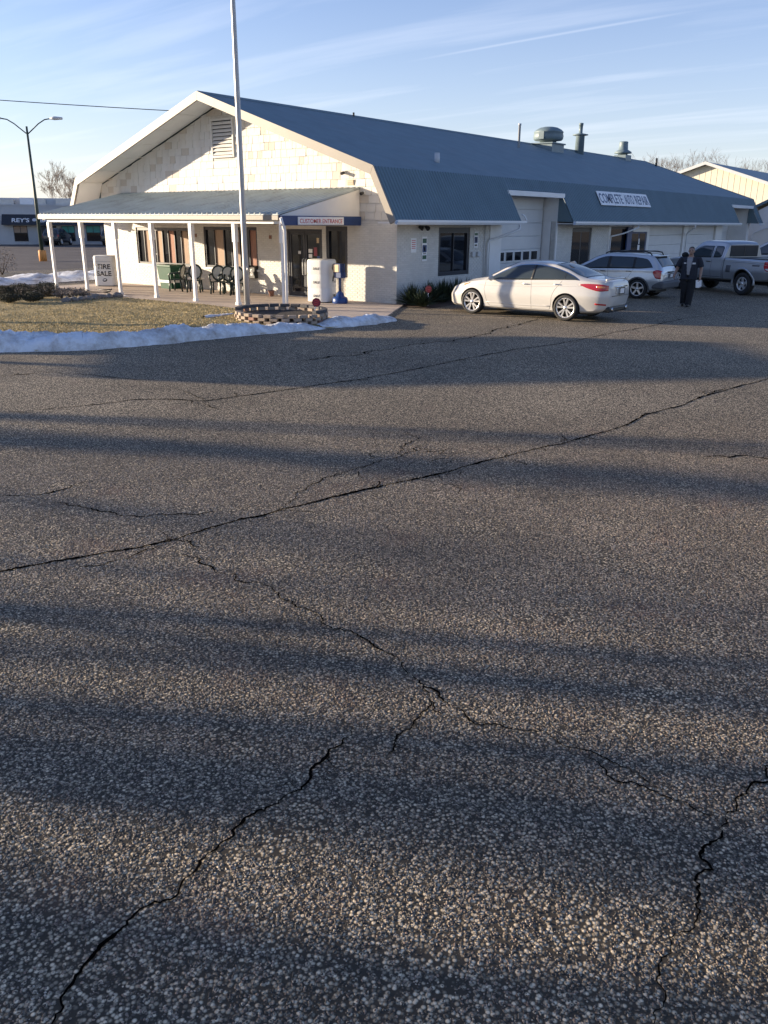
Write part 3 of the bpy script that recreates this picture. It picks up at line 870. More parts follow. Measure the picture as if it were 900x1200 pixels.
# double glass entrance door
dr = thing('entrance_doorway', None, None); dr.parent = BLD
f = MB()
f.box(-4.738, -4.66, .03, .15, .04, 2.258); f.box(-3.20, -3.122, .03, .15, .04, 2.258); f.box(-4.658, -3.202, .03, .15, 2.18, 2.258)
for a, b in ((-4.655, -3.945), (-3.925, -3.205)):
    f.box(a, a + .07, .05, .11, .05, 2.17); f.box(b - .07, b, .05, .11, .05, 2.17); f.box(a + .072, b - .072, .05, .11, .05, .20); f.box(a + .072, b - .072, .05, .11, 2.08, 2.17)
f.build('door_frame', M['darkframe'], dr)
for a, b in ((-4.585, -4.015), (-3.855, -3.275)):
    p = MB(); p.box(a + .001, b - .001, .075, .085, .202, 2.078); p.build('pane', M['glass'], dr)
for x in (-4.0, -3.87):
    h = MB(); h.tube([(x, .05, .75), (x, -.03, .78), (x, -.03, 1.28), (x, .05, 1.31)], .018, 8); h.build('handle', M['lightgrey'], dr)
for k, (x, z, w, h, mm) in enumerate([(-3.80, 1.50, .17, .12, 'signwhite'), (-3.80, 1.34, .16, .12, 'signwhite'), (-3.56, 1.40, .15, .28, 'maroon'), (-3.72, 1.18, .2, .14, 'lightgrey'),
                                      (-3.62, 1.02, .22, .17, 'signwhite'), (-3.42, 1.16, .13, .24, 'blue'), (-4.28, 1.45, .12, .1, 'lightgrey'), (-3.42, 1.82, .1, .16, 'tan')]):
    q = MB(); q.box(x, x + w, .070, .0735, z, z + h); q.build('door_sticker', M[mm], dr)
f = MB(); f.box(-4.735, -3.125, -.01, .16, .036, .049); f.build('threshold', M['lightgrey'], dr)

# ---- gable above the brick: backing sheet and individually laid shingles
gm = MB()
prof_in = [(-W_, 2.562), (-W_, 3.80), (-15.06, 4.02 - .17), (RX, RZ - .19), (KX - .05, KZ - .19), (0, 3.80), (0, 2.562)]
gm.prism(prof_in, 'y', .02, .2)
gable = gm.build('gable_wall', M['mortar'], BLD)
VX0, VX1, VZ0, VZ1 = -8.26, -7.12, 4.62, 5.88
def roof_under(x):
    """height of the underside of the roof above a point of the gable"""
    if x < RX: x = 2 * RX - x
    if x > KX: return KZ - .2 - (x - KX) * (KZ - EZ) / (EX - KX)
    return RZ - .2 - (x - RX) * (RZ - KZ) / (KX - RX)
rr = random.Random(11)
shing = []
row = 0; z = 2.566; CH = .245
while z < RZ - .25:
    x = -W_ + rr.uniform(-.3, 0)
    while x < 0:
        narrow = (x > -6.8 and z > 3.6 and rr.random() < .6)
        w = rr.uniform(.16, .28) if narrow else rr.uniform(.27, .46)
        a, b = max(x, -W_), min(x + w - .012, -.002)
        x += w
        if b - a < .05: continue
        segs = [(a, b)]
        if z + CH > VZ0 and z < VZ1:
            if a < VX1 and b > VX0:
                segs = [s for s in ((a, min(b, VX0 - .005)), (max(a, VX1 + .005), b)) if s[1] - s[0] > .03]
        for (a2, b2) in segs:
            zt = z + CH - .004
            h0, h1 = min(zt, roof_under(a2) - .0), min(zt, roof_under(b2) - .0)
            if min(h0, h1) < z + .02 and max(h0, h1) < z + .05: continue
            h0 = max(h0, z + .015); h1 = max(h1, z + .015)
            shing.append((a2, b2, z + rr.uniform(-.008, .004), h0, h1, rr.uniform(.016, .034), rr.random()))
    z += CH; row += 1
def shingle_into(mb, s):
    a, b, z0, h0, h1, t, k = s
    v = [(a, .018, z0), (b, .018, z0), (b, .018, h1), (a, .018, h0), (a + .001, .018 - t, z0), (b - .001, .018 - t, z0), (b - .001, .018 - .008, h1), (a + .001, .018 - .008, h0)]
    mb.mesh(v, [(4, 5, 6, 7), (0, 4, 7, 3), (5, 1, 2, 6), (0, 1, 5, 4), (7, 6, 2, 3)], 1 if k > .84 else 0)
shing.sort(key=lambda s: -(s[1] - s[0]) * (1 if (s[2] > 3.3 or s[0] > -1.55) else 0))
lo = MB()
for i, s in enumerate(shing):
    if i < 300 and (s[2] > 3.3 or s[0] > -1.55):
        m1 = MB(); shingle_into(m1, s)
        m1.build('shingle', [M['shingle'], M['shingle_old']], gable)
    else: shingle_into(lo, s)
tag(lo.build('small_shingles', [M['shingle'], M['shingle_old']], gable), kind='stuff')
# louvred vent
f = MB()
f.box(VX0, VX0 + .06, -.05, .02, VZ0, VZ1); f.box(VX1 - .06, VX1, -.05, .02, VZ0, VZ1); f.box(VX0 + .061, VX1 - .061, -.05, .02, VZ1 - .06, VZ1); f.box(VX0 + .061, VX1 - .061, -.055, .02, VZ0, VZ0 + .07)
vent = f.build('gable_vent', M['shingle'], BLD)
f = MB(); f.box(VX0 + .061, VX1 - .061, .012, .018, VZ0 + .07, VZ1 - .06); f.build('vent_backing', M['black'], vent)
for k in range(9):
    z0 = VZ0 + .09 + k * .122
    f = MB(); f.prism([(-.045, z0), (.008, z0 + .085), (.008, z0 + .098), (-.045, z0 + .014)], 'x', VX0 + .062, VX1 - .062)
    f.build('slat', M['shingle'], vent)

# ---- roof
def seg_dir(p, q): d = Vector(q) - Vector(p); return d.normalized()
T = .10
up_ = MB()
up_.prism([(RX, RZ), (KX, KZ), (KX - .03, KZ - T), (RX, RZ - T)], 'y', YF, YB)
up_.prism([(RX, RZ), (2 * RX - KX, KZ), (2 * RX - KX + .03, KZ - T), (RX, RZ - T)], 'y', YF, YB)
up_.build('upper_roof', M['roof'], BLD)
cap = MB(); cap.prism([(RX - .16, RZ - .05), (RX, RZ + .035), (RX + .16, RZ - .05), (RX + .16, RZ - .035), (RX, RZ + .05), (RX - .16, RZ - .035)][:6], 'y', YF + .01, YB - .01)
cap.build('ridge_cap', M['roof'], BLD)

def ribbed(mb, y0, y1, p_top, p_bot, pitch=.155, rib=.022, thick=.03, m=0):
    """ribbed metal sheet sloping from p_top (x,z) to p_bot, ribs run down the slope"""
    d = (Vector((p_bot[0] - p_top[0], p_bot[1] - p_top[1]))); L_ = d.length; d.normalize(); n = Vector((-d.y, d.x))
    if n.y < 0: n = -n
    ys = []; y = y0
    while y < y1 - 1e-6:
        for f_, h in ((0, 0), (.55, 0), (.66, 1), (.89, 1)):
            yy = y + pitch * f_
            if yy < y1: ys.append((yy, h * rib))
        y += pitch
    ys.append((y1, 0))
    v = []; f = []
    for yy, h in ys:
        for (px_, pz_) in (p_top, p_bot):
            v.append((px_ + n.x * h, yy, pz_ + n.y * h))
            v.append((px_ - n.x * thick, yy, pz_ - n.y * thick))
    for i in range(len(ys) - 1):
        a, b = i * 4, (i + 1) * 4
        f += [(a, a + 2, b + 2, b), (a + 1, b + 1, b + 3, a + 3), (a + 2, a + 3, b + 3, b + 2), (a, b, b + 1, a + 1)]
    f += [(0, 1, 3, 2), tuple(len(v) - 4 + k for k in (0, 2, 3, 1))]
    mb.mesh(v, f, m)
CUTX, CUTZ = .15, KZ - (.15 - KX) * (KZ - EZ) / (EX - KX)
for a, b in ((YF, 6.52), (10.86, 33.95), (38.42, YB)):
    q = MB(); ribbed(q, a, b, (KX, KZ + .004), (EX, EZ))
    q.build('steep_roof', M['roofrib'], BLD)
for a, b in ((6.524, 10.856), (33.954, 38.416)):
    q = MB(); ribbed(q, a, b, (KX, KZ + .004), (CUTX, CUTZ))
    q.build('dormer_roof', M['roofrib'], BLD)
    f = MB(); f.bbox(CUTX - .02, CUTX + .10, a - .12, b + .10, CUTZ - .20, CUTZ - .02, .012); f.build('dormer_fascia', M['gutter'], BLD)
    f = MB(); f.box(-.66, CUTX - .03, a, b, CUTZ - .10, CUTZ - .04); f.build('dormer_soffit', M['soffit'], BLD)
    # dark cheeks closing the sides of the steep roof
    for y_, s in ((a - .03, 1), (b + .005, 1)):
        c = MB(); c.prism([(-.02, EZ + .0), (EX - .04, EZ - .02), (CUTX - .03, CUTZ - .06), (-.02, CUTZ - .06)], 'y', y_, y_ + .022); c.build('roof_cheek', M['roofrib'], BLD)
q = MB()
def mirror_rib(): 
    t = MB(); ribbed(t, YF, YB, (KX, KZ + .004), (EX, EZ)); return t
t = mirror_rib(); q.mesh([(2 * RX - x, y, z) for x, y, z in t.v], [f[::-1] for f in t.f])
q.build('steep_roof', M['roofrib'], BLD)
# soffits
f = MB()
f.box(.021, EX - .05, YF + .12, 6.5, EZ - .10, EZ - .06); f.box(.021, EX - .05, 10.9, 33.9, EZ - .10, EZ - .06)
f.box(-W_ - EX + .05, -W_ - .004, YF + .12, 39, EZ - .10, EZ - .06)
f.build('eave_soffit', M['soffit'], BLD)
# sloped soffit boards under the front rake, in separate panels
def rake_soffit(side):
    def mx(x): return x if side > 0 else 2 * RX - x
    pts = [(RX, RZ - T - .02), (KX - .03, KZ - T - .02)]
    n = 6
    for i in range(n):
        t0, t1 = i / n + .0015, (i + 1) / n - .0015
        a = Vector(pts[0]).lerp(Vector(pts[1]), t0); b = Vector(pts[0]).lerp(Vector(pts[1]), t1)
        m_ = MB(); m_.prism([(mx(a.x), a.y), (mx(b.x), b.y), (mx(b.x), b.y - .02), (mx(a.x), a.y - .02)], 'y', YF + .10, .019)
        m_.build('soffit_panel', M['soffit'], BLD)
    a, b = Vector((KX - .04, KZ - T - .025)), Vector((EX - .06, EZ - .07))
    m_ = MB(); m_.prism([(mx(a.x), a.y), (mx(b.x), b.y), (mx(b.x) - .03 * side, b.y - .005), (mx(a.x) - .03 * side, a.y - .01)], 'y', YF + .10, .019)
    m_.build('soffit_panel', M['soffit'], BLD)
rake_soffit(1); rake_soffit(-1)
# rake fascia boards
def fascia(side, y0, y1):
    def mx(x): return x if side > 0 else 2 * RX - x
    h = .26
    for (x0, z0), (x1, z1), nm in (((RX + .002, RZ + .03), (KX + .03, KZ + .02), 'rake_fascia'), ((KX + .034, KZ + .012), (EX + .02, EZ - .02), 'rake_fascia')):
        d = Vector((x1 - x0, z1 - z0)).normalized(); n = Vector((d.y, -d.x))
        if n.y > 0: n = -n
        if nm and z1 < 3:   # lower board
            q_ = [(x0, z0), (x1, z1), (x1 + n.x * h * .8, z1 - .10), (x0 - .11, z0 - .235)]
        else:
            q_ = [(x0, z0), (x1, z1), (x1 - .11, z1 - .24), (x0, z0 - h * 1.05)]
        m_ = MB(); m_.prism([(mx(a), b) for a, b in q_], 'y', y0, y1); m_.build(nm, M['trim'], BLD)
fascia(1, YF - .035, YF + .03); fascia(-1, YF - .035, YF + .03); fascia(1, YB - .03, YB + .03)
# eave gutters (open trough profile)
def gutter(y0, y1, x=EX, z=EZ):
    g = MB()
    pr = [(x + .0, z - .13), (x + .09, z - .13), (x + .125, z - .06), (x + .125, z + .005), (x + .115, z + .005), (x + .112, z - .055), (x + .083, z - .12), (x + .01, z - .12), (x + .01, z - .0), (x, z - .0)]
    g.prism(pr, 'y', y0, y1)
    return g.build('gutter', M['gutter'], BLD)
gutter(YF - .02, 6.72); gutter(10.80, 34.1); gutter(38.40, YB)
f = MB(); f.tube([(EX + .02, 6.5, EZ + .22), (EX + .06, 6.62, EZ + .16), (EX + .09, 6.70, EZ + .05), (EX + .09, 6.72, EZ - .04)], .03, 8); f.build('gutter_elbow', M['gutter'], BLD)
def downspout(pts, r=.042):
    d = MB(); d.tube(pts, r, 8, smooth=True); return d.build('downspout', M['gutter'], BLD)
downspout([(EX + .06, 6.3, EZ - .12), (EX + .06, 6.3, EZ - .28), (.45, 5.85, EZ - .50), (.09, 5.42, EZ - .66), (.075, 5.38, EZ - .8), (.075, 5.38, .1)])
downspout([(EX + .06, 25.6, EZ - .12), (EX + .06, 25.6, EZ - .26), (.40, 25.9, EZ - .45), (.08, 26.6, EZ - .6), (.075, 26.66, EZ - .8), (.075, 26.66, .1)])
downspout([(EX + .06, 17.6, EZ - .12), (EX + .06, 17.6, EZ - .24), (.40, 16.9, EZ - .5), (.08, 16.3, EZ - .62), (.075, 16.25, EZ - .8), (.075, 16.25, .1)], .035)

# ---- sectional doors of the work bays
def sectional(y0, y1, x, z1, rows, win_row=None, nwin=4, name='bay_door'):
    d = thing(name, None, None); d.parent = BLD
    h = z1 / rows
    for r_ in range(rows):
        p = MB(); p.bbox(x - .04, x, y0, y1, r_ * h + .004, (r_ + 1) * h - .004, .008)
        if r_ != win_row:
            for k in range(3):
                zz = r_ * h + h * (k + 1) / 4
                p.box(x + .0005, x + .006, y0 + .02, y1 - .02, zz - .012, zz + .012)
        s = p.build('door_section', M['door'], d)
        if r_ == win_row:
            wwid = .52; gap = .16; yy = y0 + .12
            for k in range(nwin):
                w_ = MB(); w_.box(x + .001, x + .014, yy, yy + wwid, r_ * h + .09, (r_ + 1) * h - .09); w_.build('pane', M['glass'], d)
                fr_ = MB()
                for a, b, c, e in ((yy - .03, yy + wwid + .03, r_ * h + .06, r_ * h + .088), (yy - .03, yy + wwid + .03, (r_ + 1) * h - .088, (r_ + 1) * h - .06), (yy - .03, yy - .002, r_ * h + .089, (r_ + 1) * h - .089), (yy + wwid + .002, yy + wwid + .03, r_ * h + .089, (r_ + 1) * h - .089)):
                    fr_.box(x + .001, x + .02, a, b, c, e)
                fr_.build('pane_frame', M['white'], d)
                yy += wwid + gap
    return d
sectional(6.45, 10.80, -.62, 3.50, 7, win_row=2, nwin=6)
sectional(21.27, 26.34, -.10, 2.415, 5)
sectional(27.02, 31.94, -.10, 2.415, 5)
sectional(33.25, 38.48, -1.2, 3.50, 7)
f = MB(); f.box(-.66, -.02, 10.86, 10.98, 2.564, 3.5); f.box(-.64, -.244, 10.862, 10.98, 0, 2.56); f.box(-1.3, -.02, 38.492, 38.6, 0, 3.55); f.box(-.244, .0, 33.1, 33.2, 2.564, 3.4)
f.build('bay_jamb', M['white'], BLD)
f = MB(); f.box(-.02, .03, 10.84, 10.95, .0, 3.44); f.build('bay_trim', M['white'], BLD)
# dark side door, office window and blue door further along
d = MB(); d.box(-.14, -.05, 12.42, 14.32, .02, 2.30); sd = d.build('side_door', M['darkframe'], BLD)
for a, b in ((12.54, 13.32), (13.42, 14.2)):
    p = MB(); p.box(-.049, -.044, a, b, .25, 2.15); p.build('pane', M['glass'], sd)
window('window', 16.43, 18.59, .63, 2.35, [(1, 'glass')], BLD, fr=.07, axis='y', face=0, dd=-1, sill=False)
d = MB(); d.box(-.02, .05, 18.3, 18.86, .0, 2.34); d.build('blue_post_panel', M['navy'], BLD)
d = MB(); d.box(-.12, -.03, 18.92, 20.92, .02, 2.32); bd = d.build('blue_door', M['navy'], BLD)
for a, b in ((19.05, 19.9), (20.0, 20.8)):
    p = MB(); p.box(-.029, -.024, a, b, .4, 2.05); p.build('pane', M['glass'], bd)
d = MB(); d.box(-.02, .09, 18.87, 20.92, 2.12, 2.40); d.build('door_header_sign', M['signwhite'], BLD)
d = MB(); d.box(-.0235, -.016, 19.95, 20.02, .5, 1.1); d.box(-.0235, -.014, 19.86, 20.12, 1.2, 1.5); d.box(-.0235, -.016, 19.92, 20.06, 1.55, 1.8); d.build('door_sticker', M['signwhite'], bd)

# ---- porch
PX0, PX1, PY, PZ0, PZ1 = -13.9, -1.48, -3.65, 2.70, 3.50
def porch_roof():
    d = Vector((PY - .0, PZ0 - PZ1)); n = Vector((-d.y, d.x)).normalized()
    if n.y < 0: n = -n
    mb = MB(); v = []; f = []; xs_ = []; x = PX0; pitch = .23
    while x < PX1 - 1e-6:
        for q, h in ((0, 0), (.70, 0), (.76, 1), (.90, 1), (.96, 0)):
            if x + pitch * q < PX1: xs_.append((x + pitch * q, h * .042))
        x += pitch
    xs_.append((PX1, 0))
    for xx, h in xs_:
        v += [(xx, n.x * h, PZ1 + n.y * h), (xx, PY + n.x * h - .05, PZ0 + n.y * h), (xx, 0 - n.x * .03, PZ1 - n.y * .03), (xx, PY - .05, PZ0 - .03)]
    for i in range(len(xs_) - 1):
        a, b = i * 4, i * 4 + 4
        f += [(a, b, b + 1, a + 1), (a + 2, a + 3, b + 3, b + 2), (a + 1, b + 1, b + 3, a + 3)]
    f += [(0, 1, 3, 2), tuple(len(v) - 4 + k for k in (0, 2, 3, 1))]
    mb.mesh(v, f)
    return mb.build('porch_roof', M['porchroof'], BLD)
porch_roof()
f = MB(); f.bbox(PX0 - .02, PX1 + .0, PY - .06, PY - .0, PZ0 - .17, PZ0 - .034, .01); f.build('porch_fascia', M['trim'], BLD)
f = MB(); f.bbox(PX0 + .35, PX1 - .02, PY + .08, PY + .2, PZ0 - .27, PZ0 - .10, .01); f.build('porch_beam', M['white'], BLD)
f = MB(); f.box(PX0 + .02, PX1 - .04, -3.55, -.02, 2.50, 2.515); f.build('porch_ceiling', M['soffit'], BLD)
f = MB(); f.prism([(PY - .0, PZ0 - .04), (-.0 - .02, PZ0 - .04), (-.02, PZ1 - .04)], 'x', PX1 - .03, PX1 - .002); f.build('porch_end_panel', M['soffit'], BLD)
f = MB(); f.prism([(PY - .0, PZ0 - .04), (-.0 - .02, PZ0 - .04), (-.02, PZ1 - .04)], 'x', PX0 + .01, PX0 + .04); f.build('porch_end_panel', M['soffit'], BLD)
f = MB(); f.bbox(PX1 - .001, PX1 + .07, PY - .02, -.03, PZ0 - .31, PZ0 - .04, .006); f.build('entrance_band', M['navy'], BLD)
def post_mesh():
    mb = MB(); mb.bbox(-.05, .05, -.05, .05, .03, PZ0 - .272, .008); mb.bbox(-.07, .07, -.07, .07, 1.9, PZ0 - .273, .008); mb.bbox(-.068, .068, -.068, .068, .03, .12, .006)
    return mb.data('post', M['white'])
pm = post_mesh()
for i in range(7):
    link('post', pm, BLD, (-13.52 + i * 2.0, PY + .14, 0))
d = MB(); d.tube([(-1.38, PY - .05, PZ0 - .1), (-1.40, PY + .05, PZ0 - .3), (-1.41, PY + .12, PZ0 - .45), (-1.41, PY + .12, .95), (-1.41, PY + .12, .06)], .042, 8); d.build('downspout', M['white'], BLD)
# small fixtures on the front wall
for x, z in ((-9.46, 1.98), (-5.52, 1.98)):
    f = MB(); f.bbox(x - .055, x + .055, -.03, .0, z - .06, z + .06, .006); f.build('wall_plaque', M['blockred'], BLD)
f = MB(); f.lathe([(.02, 2.49), (.19, 2.485), (.17, 2.43), (.10, 2.40), (.0, 2.395)], 14, (-3.8, -1.6, 0)); f.build('ceiling_lamp', M['trim'], BLD)

# ---- roof vents
def turned(name, prof, x, y, z, m, n=20):
    mb = MB(); mb.lathe(prof, n, (0, 0, 0)); return mb.build(name, M[m], BLD, (x, y, z))
def roof_z(x):
    return RZ - abs(x - RX) * (RZ - KZ) / (KX - RX)
mb = MB(); mb.lathe([(.06, -.3), (.06, 1.02), (.08, 1.02), (.08, 1.1), (0, 1.1)], 12); mb.build('vent_pipe', M['lightgrey'], BLD, (-6.09, 18.3, roof_z(-6.09)))
mb = MB(); mb.lathe([(.09, -.1), (.09, .30), (0, .30)], 12); mb.build('short_vent_pipe', M['lightgrey'], BLD, (-1.34, 4.07, roof_z(-1.34)))
mb = MB(); mb.lathe([(.04, -.1), (.04, .16), (0, .17)], 8); mb.build('short_vent_pipe', M['black'], BLD, (-7.5, 7.0, roof_z(-7.5)))
mb = MB(); mb.lathe([(.07, -.1), (.07, .5), (0, .52)], 8); mb.build('short_vent_pipe', M['black'], BLD, (-6.6, 38.6, roof_z(-6.6)))
fan = MB(); fan.box(-.62, .62, -.72, .72, -.55, .10); fan.bbox(-.70, .70, -.80, .80, .10, .17, .02)
fb = fan.build('exhaust_fan', M['ventgrey'], BLD, (-6.95, 23.1, RZ - .12))
f = MB(); f.lathe([(.40, .17), (.46, .28), (.74, .31), (.80, .38), (.82, .52), (.78, .68), (.805, .70), (.805, .74), (.70, .84), (.48, .95), (.27, .99), (0, 1.0)], 28); f.build('fan_hood', M['ventgrey'], fb)
f = MB(); f.box(-.15, .15, -.84, -.70, .34, .72); f.build('motor_hatch', M['ventgrey'], fb)
ch = MB(); ch.lathe([(.27, -.4), (.25, .92), (.28, .94)], 16); cb = ch.build('flue_chimney', M['ventgrey'], BLD, (-7.0, 27.2, roof_z(-7.0)))
f = MB(); f.lathe([(.30, .94), (.45, .97), (.45, 1.01), (.2, 1.06), (.11, 1.08), (.11, 1.5), (.13, 1.5), (.13, 1.62), (0, 1.64)], 16); f.build('flue_cap', M['ventgrey'], cb)
f2 = MB(); f2.bbox(-.42, .42, -.46, .46, -.3, .20, .02); fb = f2.build('exhaust_fan', M['ventgrey'], BLD, (-7.4, 34.6, RZ - .05))
f = MB(); f.lathe([(.27, .20), (.33, .28), (.54, .30), (.56, .38), (.42, .46), (.31, .52), (.28, .90), (.29, .98), (.24, 1.02), (0, 1.02)], 22); f.build('fan_hood', M['ventgrey'], fb)
# ------------------------------------------------------------------ vehicles
# local frame: +x forward, +y left, z up, wheels on z = 0
def pl(tab):
    xs_ = np.array([p[0] for p in tab], float); ys_ = np.array([p[1] for p in tab], float)
    o = np.argsort(xs_); xs_ = xs_[o]; ys_ = ys_[o]
    d = np.diff(ys_) / np.diff(xs_)
    m = np.zeros(len(xs_)); m[0] = d[0]; m[-1] = d[-1]
    for i in range(1, len(xs_) - 1):
        m[i] = 0 if d[i - 1] * d[i] <= 0 else 2 * d[i - 1] * d[i] / (d[i - 1] + d[i])
    def f(x):
        x = min(max(x, xs_[0]), xs_[-1]); i = min(np.searchsorted(xs_, x, side='right') - 1, len(xs_) - 2)
        h = xs_[i + 1] - xs_[i]; t = (x - xs_[i]) / h
        return float((2 * t ** 3 - 3 * t ** 2 + 1) * ys_[i] + (t ** 3 - 2 * t ** 2 + t) * h * m[i] + (-2 * t ** 3 + 3 * t ** 2) * ys_[i + 1] + (t ** 3 - t ** 2) * h * m[i + 1])
    return f

class Body:
    def __init__(s, spec):
        s.f = {k: pl(v) for k, v in spec.items() if isinstance(v, list)}
        s.x0, s.x1 = spec['x']; s.under = spec.get('under', .2)
    def sect(s, x, n=5):
        """half section (y, z) from the underside centre up to the top centre"""
        f = {k: g(x) for k, g in s.f.items()}
        ctl = [(0, f['zs']), (f['ws'] * .9, f['zs']), (f['ws'], f['zs'] + .05), (f['wm'], f['zm']), (f['wb'] + (f['wm'] - f['wb']) * .30, f['zm'] + (f['zb'] - f['zm']) * .72), (f['wb'], f['zb']),
               (f['wb'] + (f['wr'] - f['wb']) * .55, f['zb'] + (f['zr'] - f['zb']) * .62), (f['wr'], f['zr']), (f['wr'] * .86, f['zr'] + (f['zc'] - f['zr']) * .55), (f['wr'] * .45, f['zr'] + (f['zc'] - f['zr']) * .92), (0, f['zc'])]
        out = []
        P = [Vector((a, b)) for a, b in ctl]
        for i in range(len(P) - 1):
            p0, p1, p2, p3 = P[max(i - 1, 0)], P[i], P[i + 1], P[min(i + 2, len(P) - 1)]
            sharp = i < 2
            for k in range(n):
                t = k / n
                if sharp: q = p1.lerp(p2, t)
                else:
                    m1 = (p2 - p0) * .5 * .75; m2 = (p3 - p1) * .5 * .75
                    if i == 2: m1 = (p2 - p1) * .6
                    q = (2 * t ** 3 - 3 * t ** 2 + 1) * p1 + (t ** 3 - 2 * t ** 2 + t) * m1 + (-2 * t ** 3 + 3 * t ** 2) * p2 + (t ** 3 - t ** 2) * m2
                out.append((max(q.x, 0), q.y))
        out.append((0, ctl[-1][1]))
        return out
    def point(s, x, j):
        """surface point for a fractional section index counted from the top centre (0) to the roof rail and down; j in section-steps"""
        sec = s.sect(x); k = len(sec) - 1 - j; i = int(math.floor(k)); t = k - i; i2 = min(i + 1, len(sec) - 1)
        return Vector((x, sec[i][0] + (sec[i2][0] - sec[i][0]) * t, sec[i][1] + (sec[i2][1] - sec[i][1]) * t))
    def side_y(s, x, z):
        sec = s.sect(x)
        for i in range(len(sec) - 1, 10, -1):
            a, b = sec[i], sec[i - 1]
            if b[1] <= z <= a[1]:
                t = (z - b[1]) / max(a[1] - b[1], 1e-6); return b[0] + (a[0] - b[0]) * t
        return sec[10][0] if z < sec[10][1] else s.f['wr'](x)
    def mesh(s, n=80):
        mb = MB(); secs = []
        for i in range(n + 1):
            t = i / n
            x = s.x0 + (s.x1 - s.x0) * (t - .035 * math.sin(4 * math.pi * t) / 1)
            se = s.sect(x); row = [(x, -y, z) for y, z in se] + [(x, y, z) for y, z in se[::-1][1:-1]]
            secs.append(row)
        m = len(secs[0]); v = [p for r_ in secs for p in r_]; f = []
        for i in range(n):
            for k in range(m):
                f.append((i * m + k, i * m + (k + 1) % m, (i + 1) * m + (k + 1) % m, (i + 1) * m + k))
        f.append(tuple(range(m))); f.append(tuple(n * m + k for k in range(m))[::-1])
        mb.mesh(v, f, 0, True)
        return mb
    def build(s, material, parent, arches, well='black', n=80):
        o = s.mesh(n).build('body', [material, M[well]], parent)
        for (ax, az, ar, yin) in arches:
            for sg in (1, -1):
                c = MB(); c.lathe([(ar, 0), (ar, .9)], 36, (0, 0, 0), 'y'); cm_ = c.data('cutter', [material, M[well]])
                for p in cm_.polygons: p.material_index = 1
                co = bpy.data.objects.new('cutter', cm_); COL.objects.link(co)
                co.location = (ax, yin if sg > 0 else -yin - .9, az)
                md_ = o.modifiers.new('arch', 'BOOLEAN'); md_.operation = 'DIFFERENCE'; md_.solver = 'EXACT'; md_.object = co
                # evaluated below in local space, so the parent transform must not matter
                par = o.parent; o.parent = None
                bpy.context.view_layer.update()
                dg = bpy.context.evaluated_depsgraph_get()
                me_ = bpy.data.meshes.new_from_object(o.evaluated_get(dg))
                o.modifiers.clear(); old = o.data; o.data = me_; bpy.data.meshes.remove(old)
                o.parent = par
                bpy.data.objects.remove(co); bpy.data.meshes.remove(cm_)
        o.data.set_sharp_from_angle(angle=R(38))
        return o
    def side_panel(s, name, top, bot, material, parent, off=.006, nx=24, nz=6, sides=(1, -1), thick=.012):
        """thin panel hugging the body side between two z(x) curves; top, bot: lists of (x,z)"""
        ft, fb = pl(top), pl(bot); xa = max(min(p[0] for p in top), min(p[0] for p in bot)); xb = min(max(p[0] for p in top), max(p[0] for p in bot))
        out = []
        for sg in sides:
            mb = MB(); grid = []
            for i in range(nx + 1):
                x = xa + (xb - xa) * i / nx; zt, zb_ = ft(x), fb(x)
                if zt < zb_ + .001: zt = zb_ + .001
                grid.append([(x, s.side_y(x, zb_ + (zt - zb_) * k / nz) + off, zb_ + (zt - zb_) * k / nz) for k in range(nz + 1)])
            v = [(x, y * sg, z) for r_ in grid for (x, y, z) in r_]; m = nz + 1
            v += [(x, (y - thick) * sg, z) for r_ in grid for (x, y, z) in r_]; n0 = (nx + 1) * m
            f = []
            for i in range(nx):
                for k in range(nz):
                    a = i * m + k; q = (a, a + m, a + m + 1, a + 1); f.append(q); f.append(tuple(n0 + t for t in q[::-1]))
            for i in range(nx):
                a = i * m; f.append((a, n0 + a, n0 + a + m, a + m)); a = i * m + nz; f.append((a, a + m, n0 + a + m, n0 + a))
            for k in range(nz):
                f.append((k, k + 1, n0 + k + 1, n0 + k)); a = nx * m + k; f.append((a, n0 + a, n0 + a + 1, a + 1))
            mb.mesh(v, f, 0, True)
            out.append(mb.build(name, material, parent))
        return out
    def top_panel(s, name, xa, xb, j1, material, parent, off=.006, nx=16, nj=10, taper=0.0):
        """glass hugging the top of the body between stations xa..xb and section index 0..j1 each side"""
        mb = MB(); rows = []
        for i in range(nx + 1):
            t = i / nx; x = xa + (xb - xa) * t
            jj = j1 * (1 - taper * t)
            half = [s.point(x, jj * k / nj) for k in range(nj + 1)]
            row = [Vector((p.x, -p.y, p.z)) for p in half[::-1]] + half[1:]
            rows.append(row)
        m = len(rows[0])
        def nrm(i, k):
            a = rows[min(i + 1, nx)][k] - rows[max(i - 1, 0)][k]; b = rows[i][min(k + 1, m - 1)] - rows[i][max(k - 1, 0)]
            q = a.cross(b); q.normalize()
            return q if q.z > 0 else -q
        v = [rows[i][k] + nrm(i, k) * off for i in range(nx + 1) for k in range(m)] + [rows[i][k] - nrm(i, k) * .01 for i in range(nx + 1) for k in range(m)]
        n0 = (nx + 1) * m; f = []
        for i in range(nx):
            for k in range(m - 1):
                a = i * m + k; q = (a, a + 1, a + m + 1, a + m); f.append(q); f.append(tuple(n0 + t for t in q[::-1]))
        for i in range(nx):
            a = i * m; f.append((a, a + m, n0 + a + m, n0 + a)); a = i * m + m - 1; f.append((a, n0 + a, n0 + a + m, a + m))
        for k in range(m - 1):
            f.append((k, n0 + k, n0 + k + 1, k + 1)); a = nx * m + k; f.append((a, a + 1, n0 + a + 1, n0 + a))
        mb.mesh(v, f, 0, True)
        return mb.build(name, material, parent)
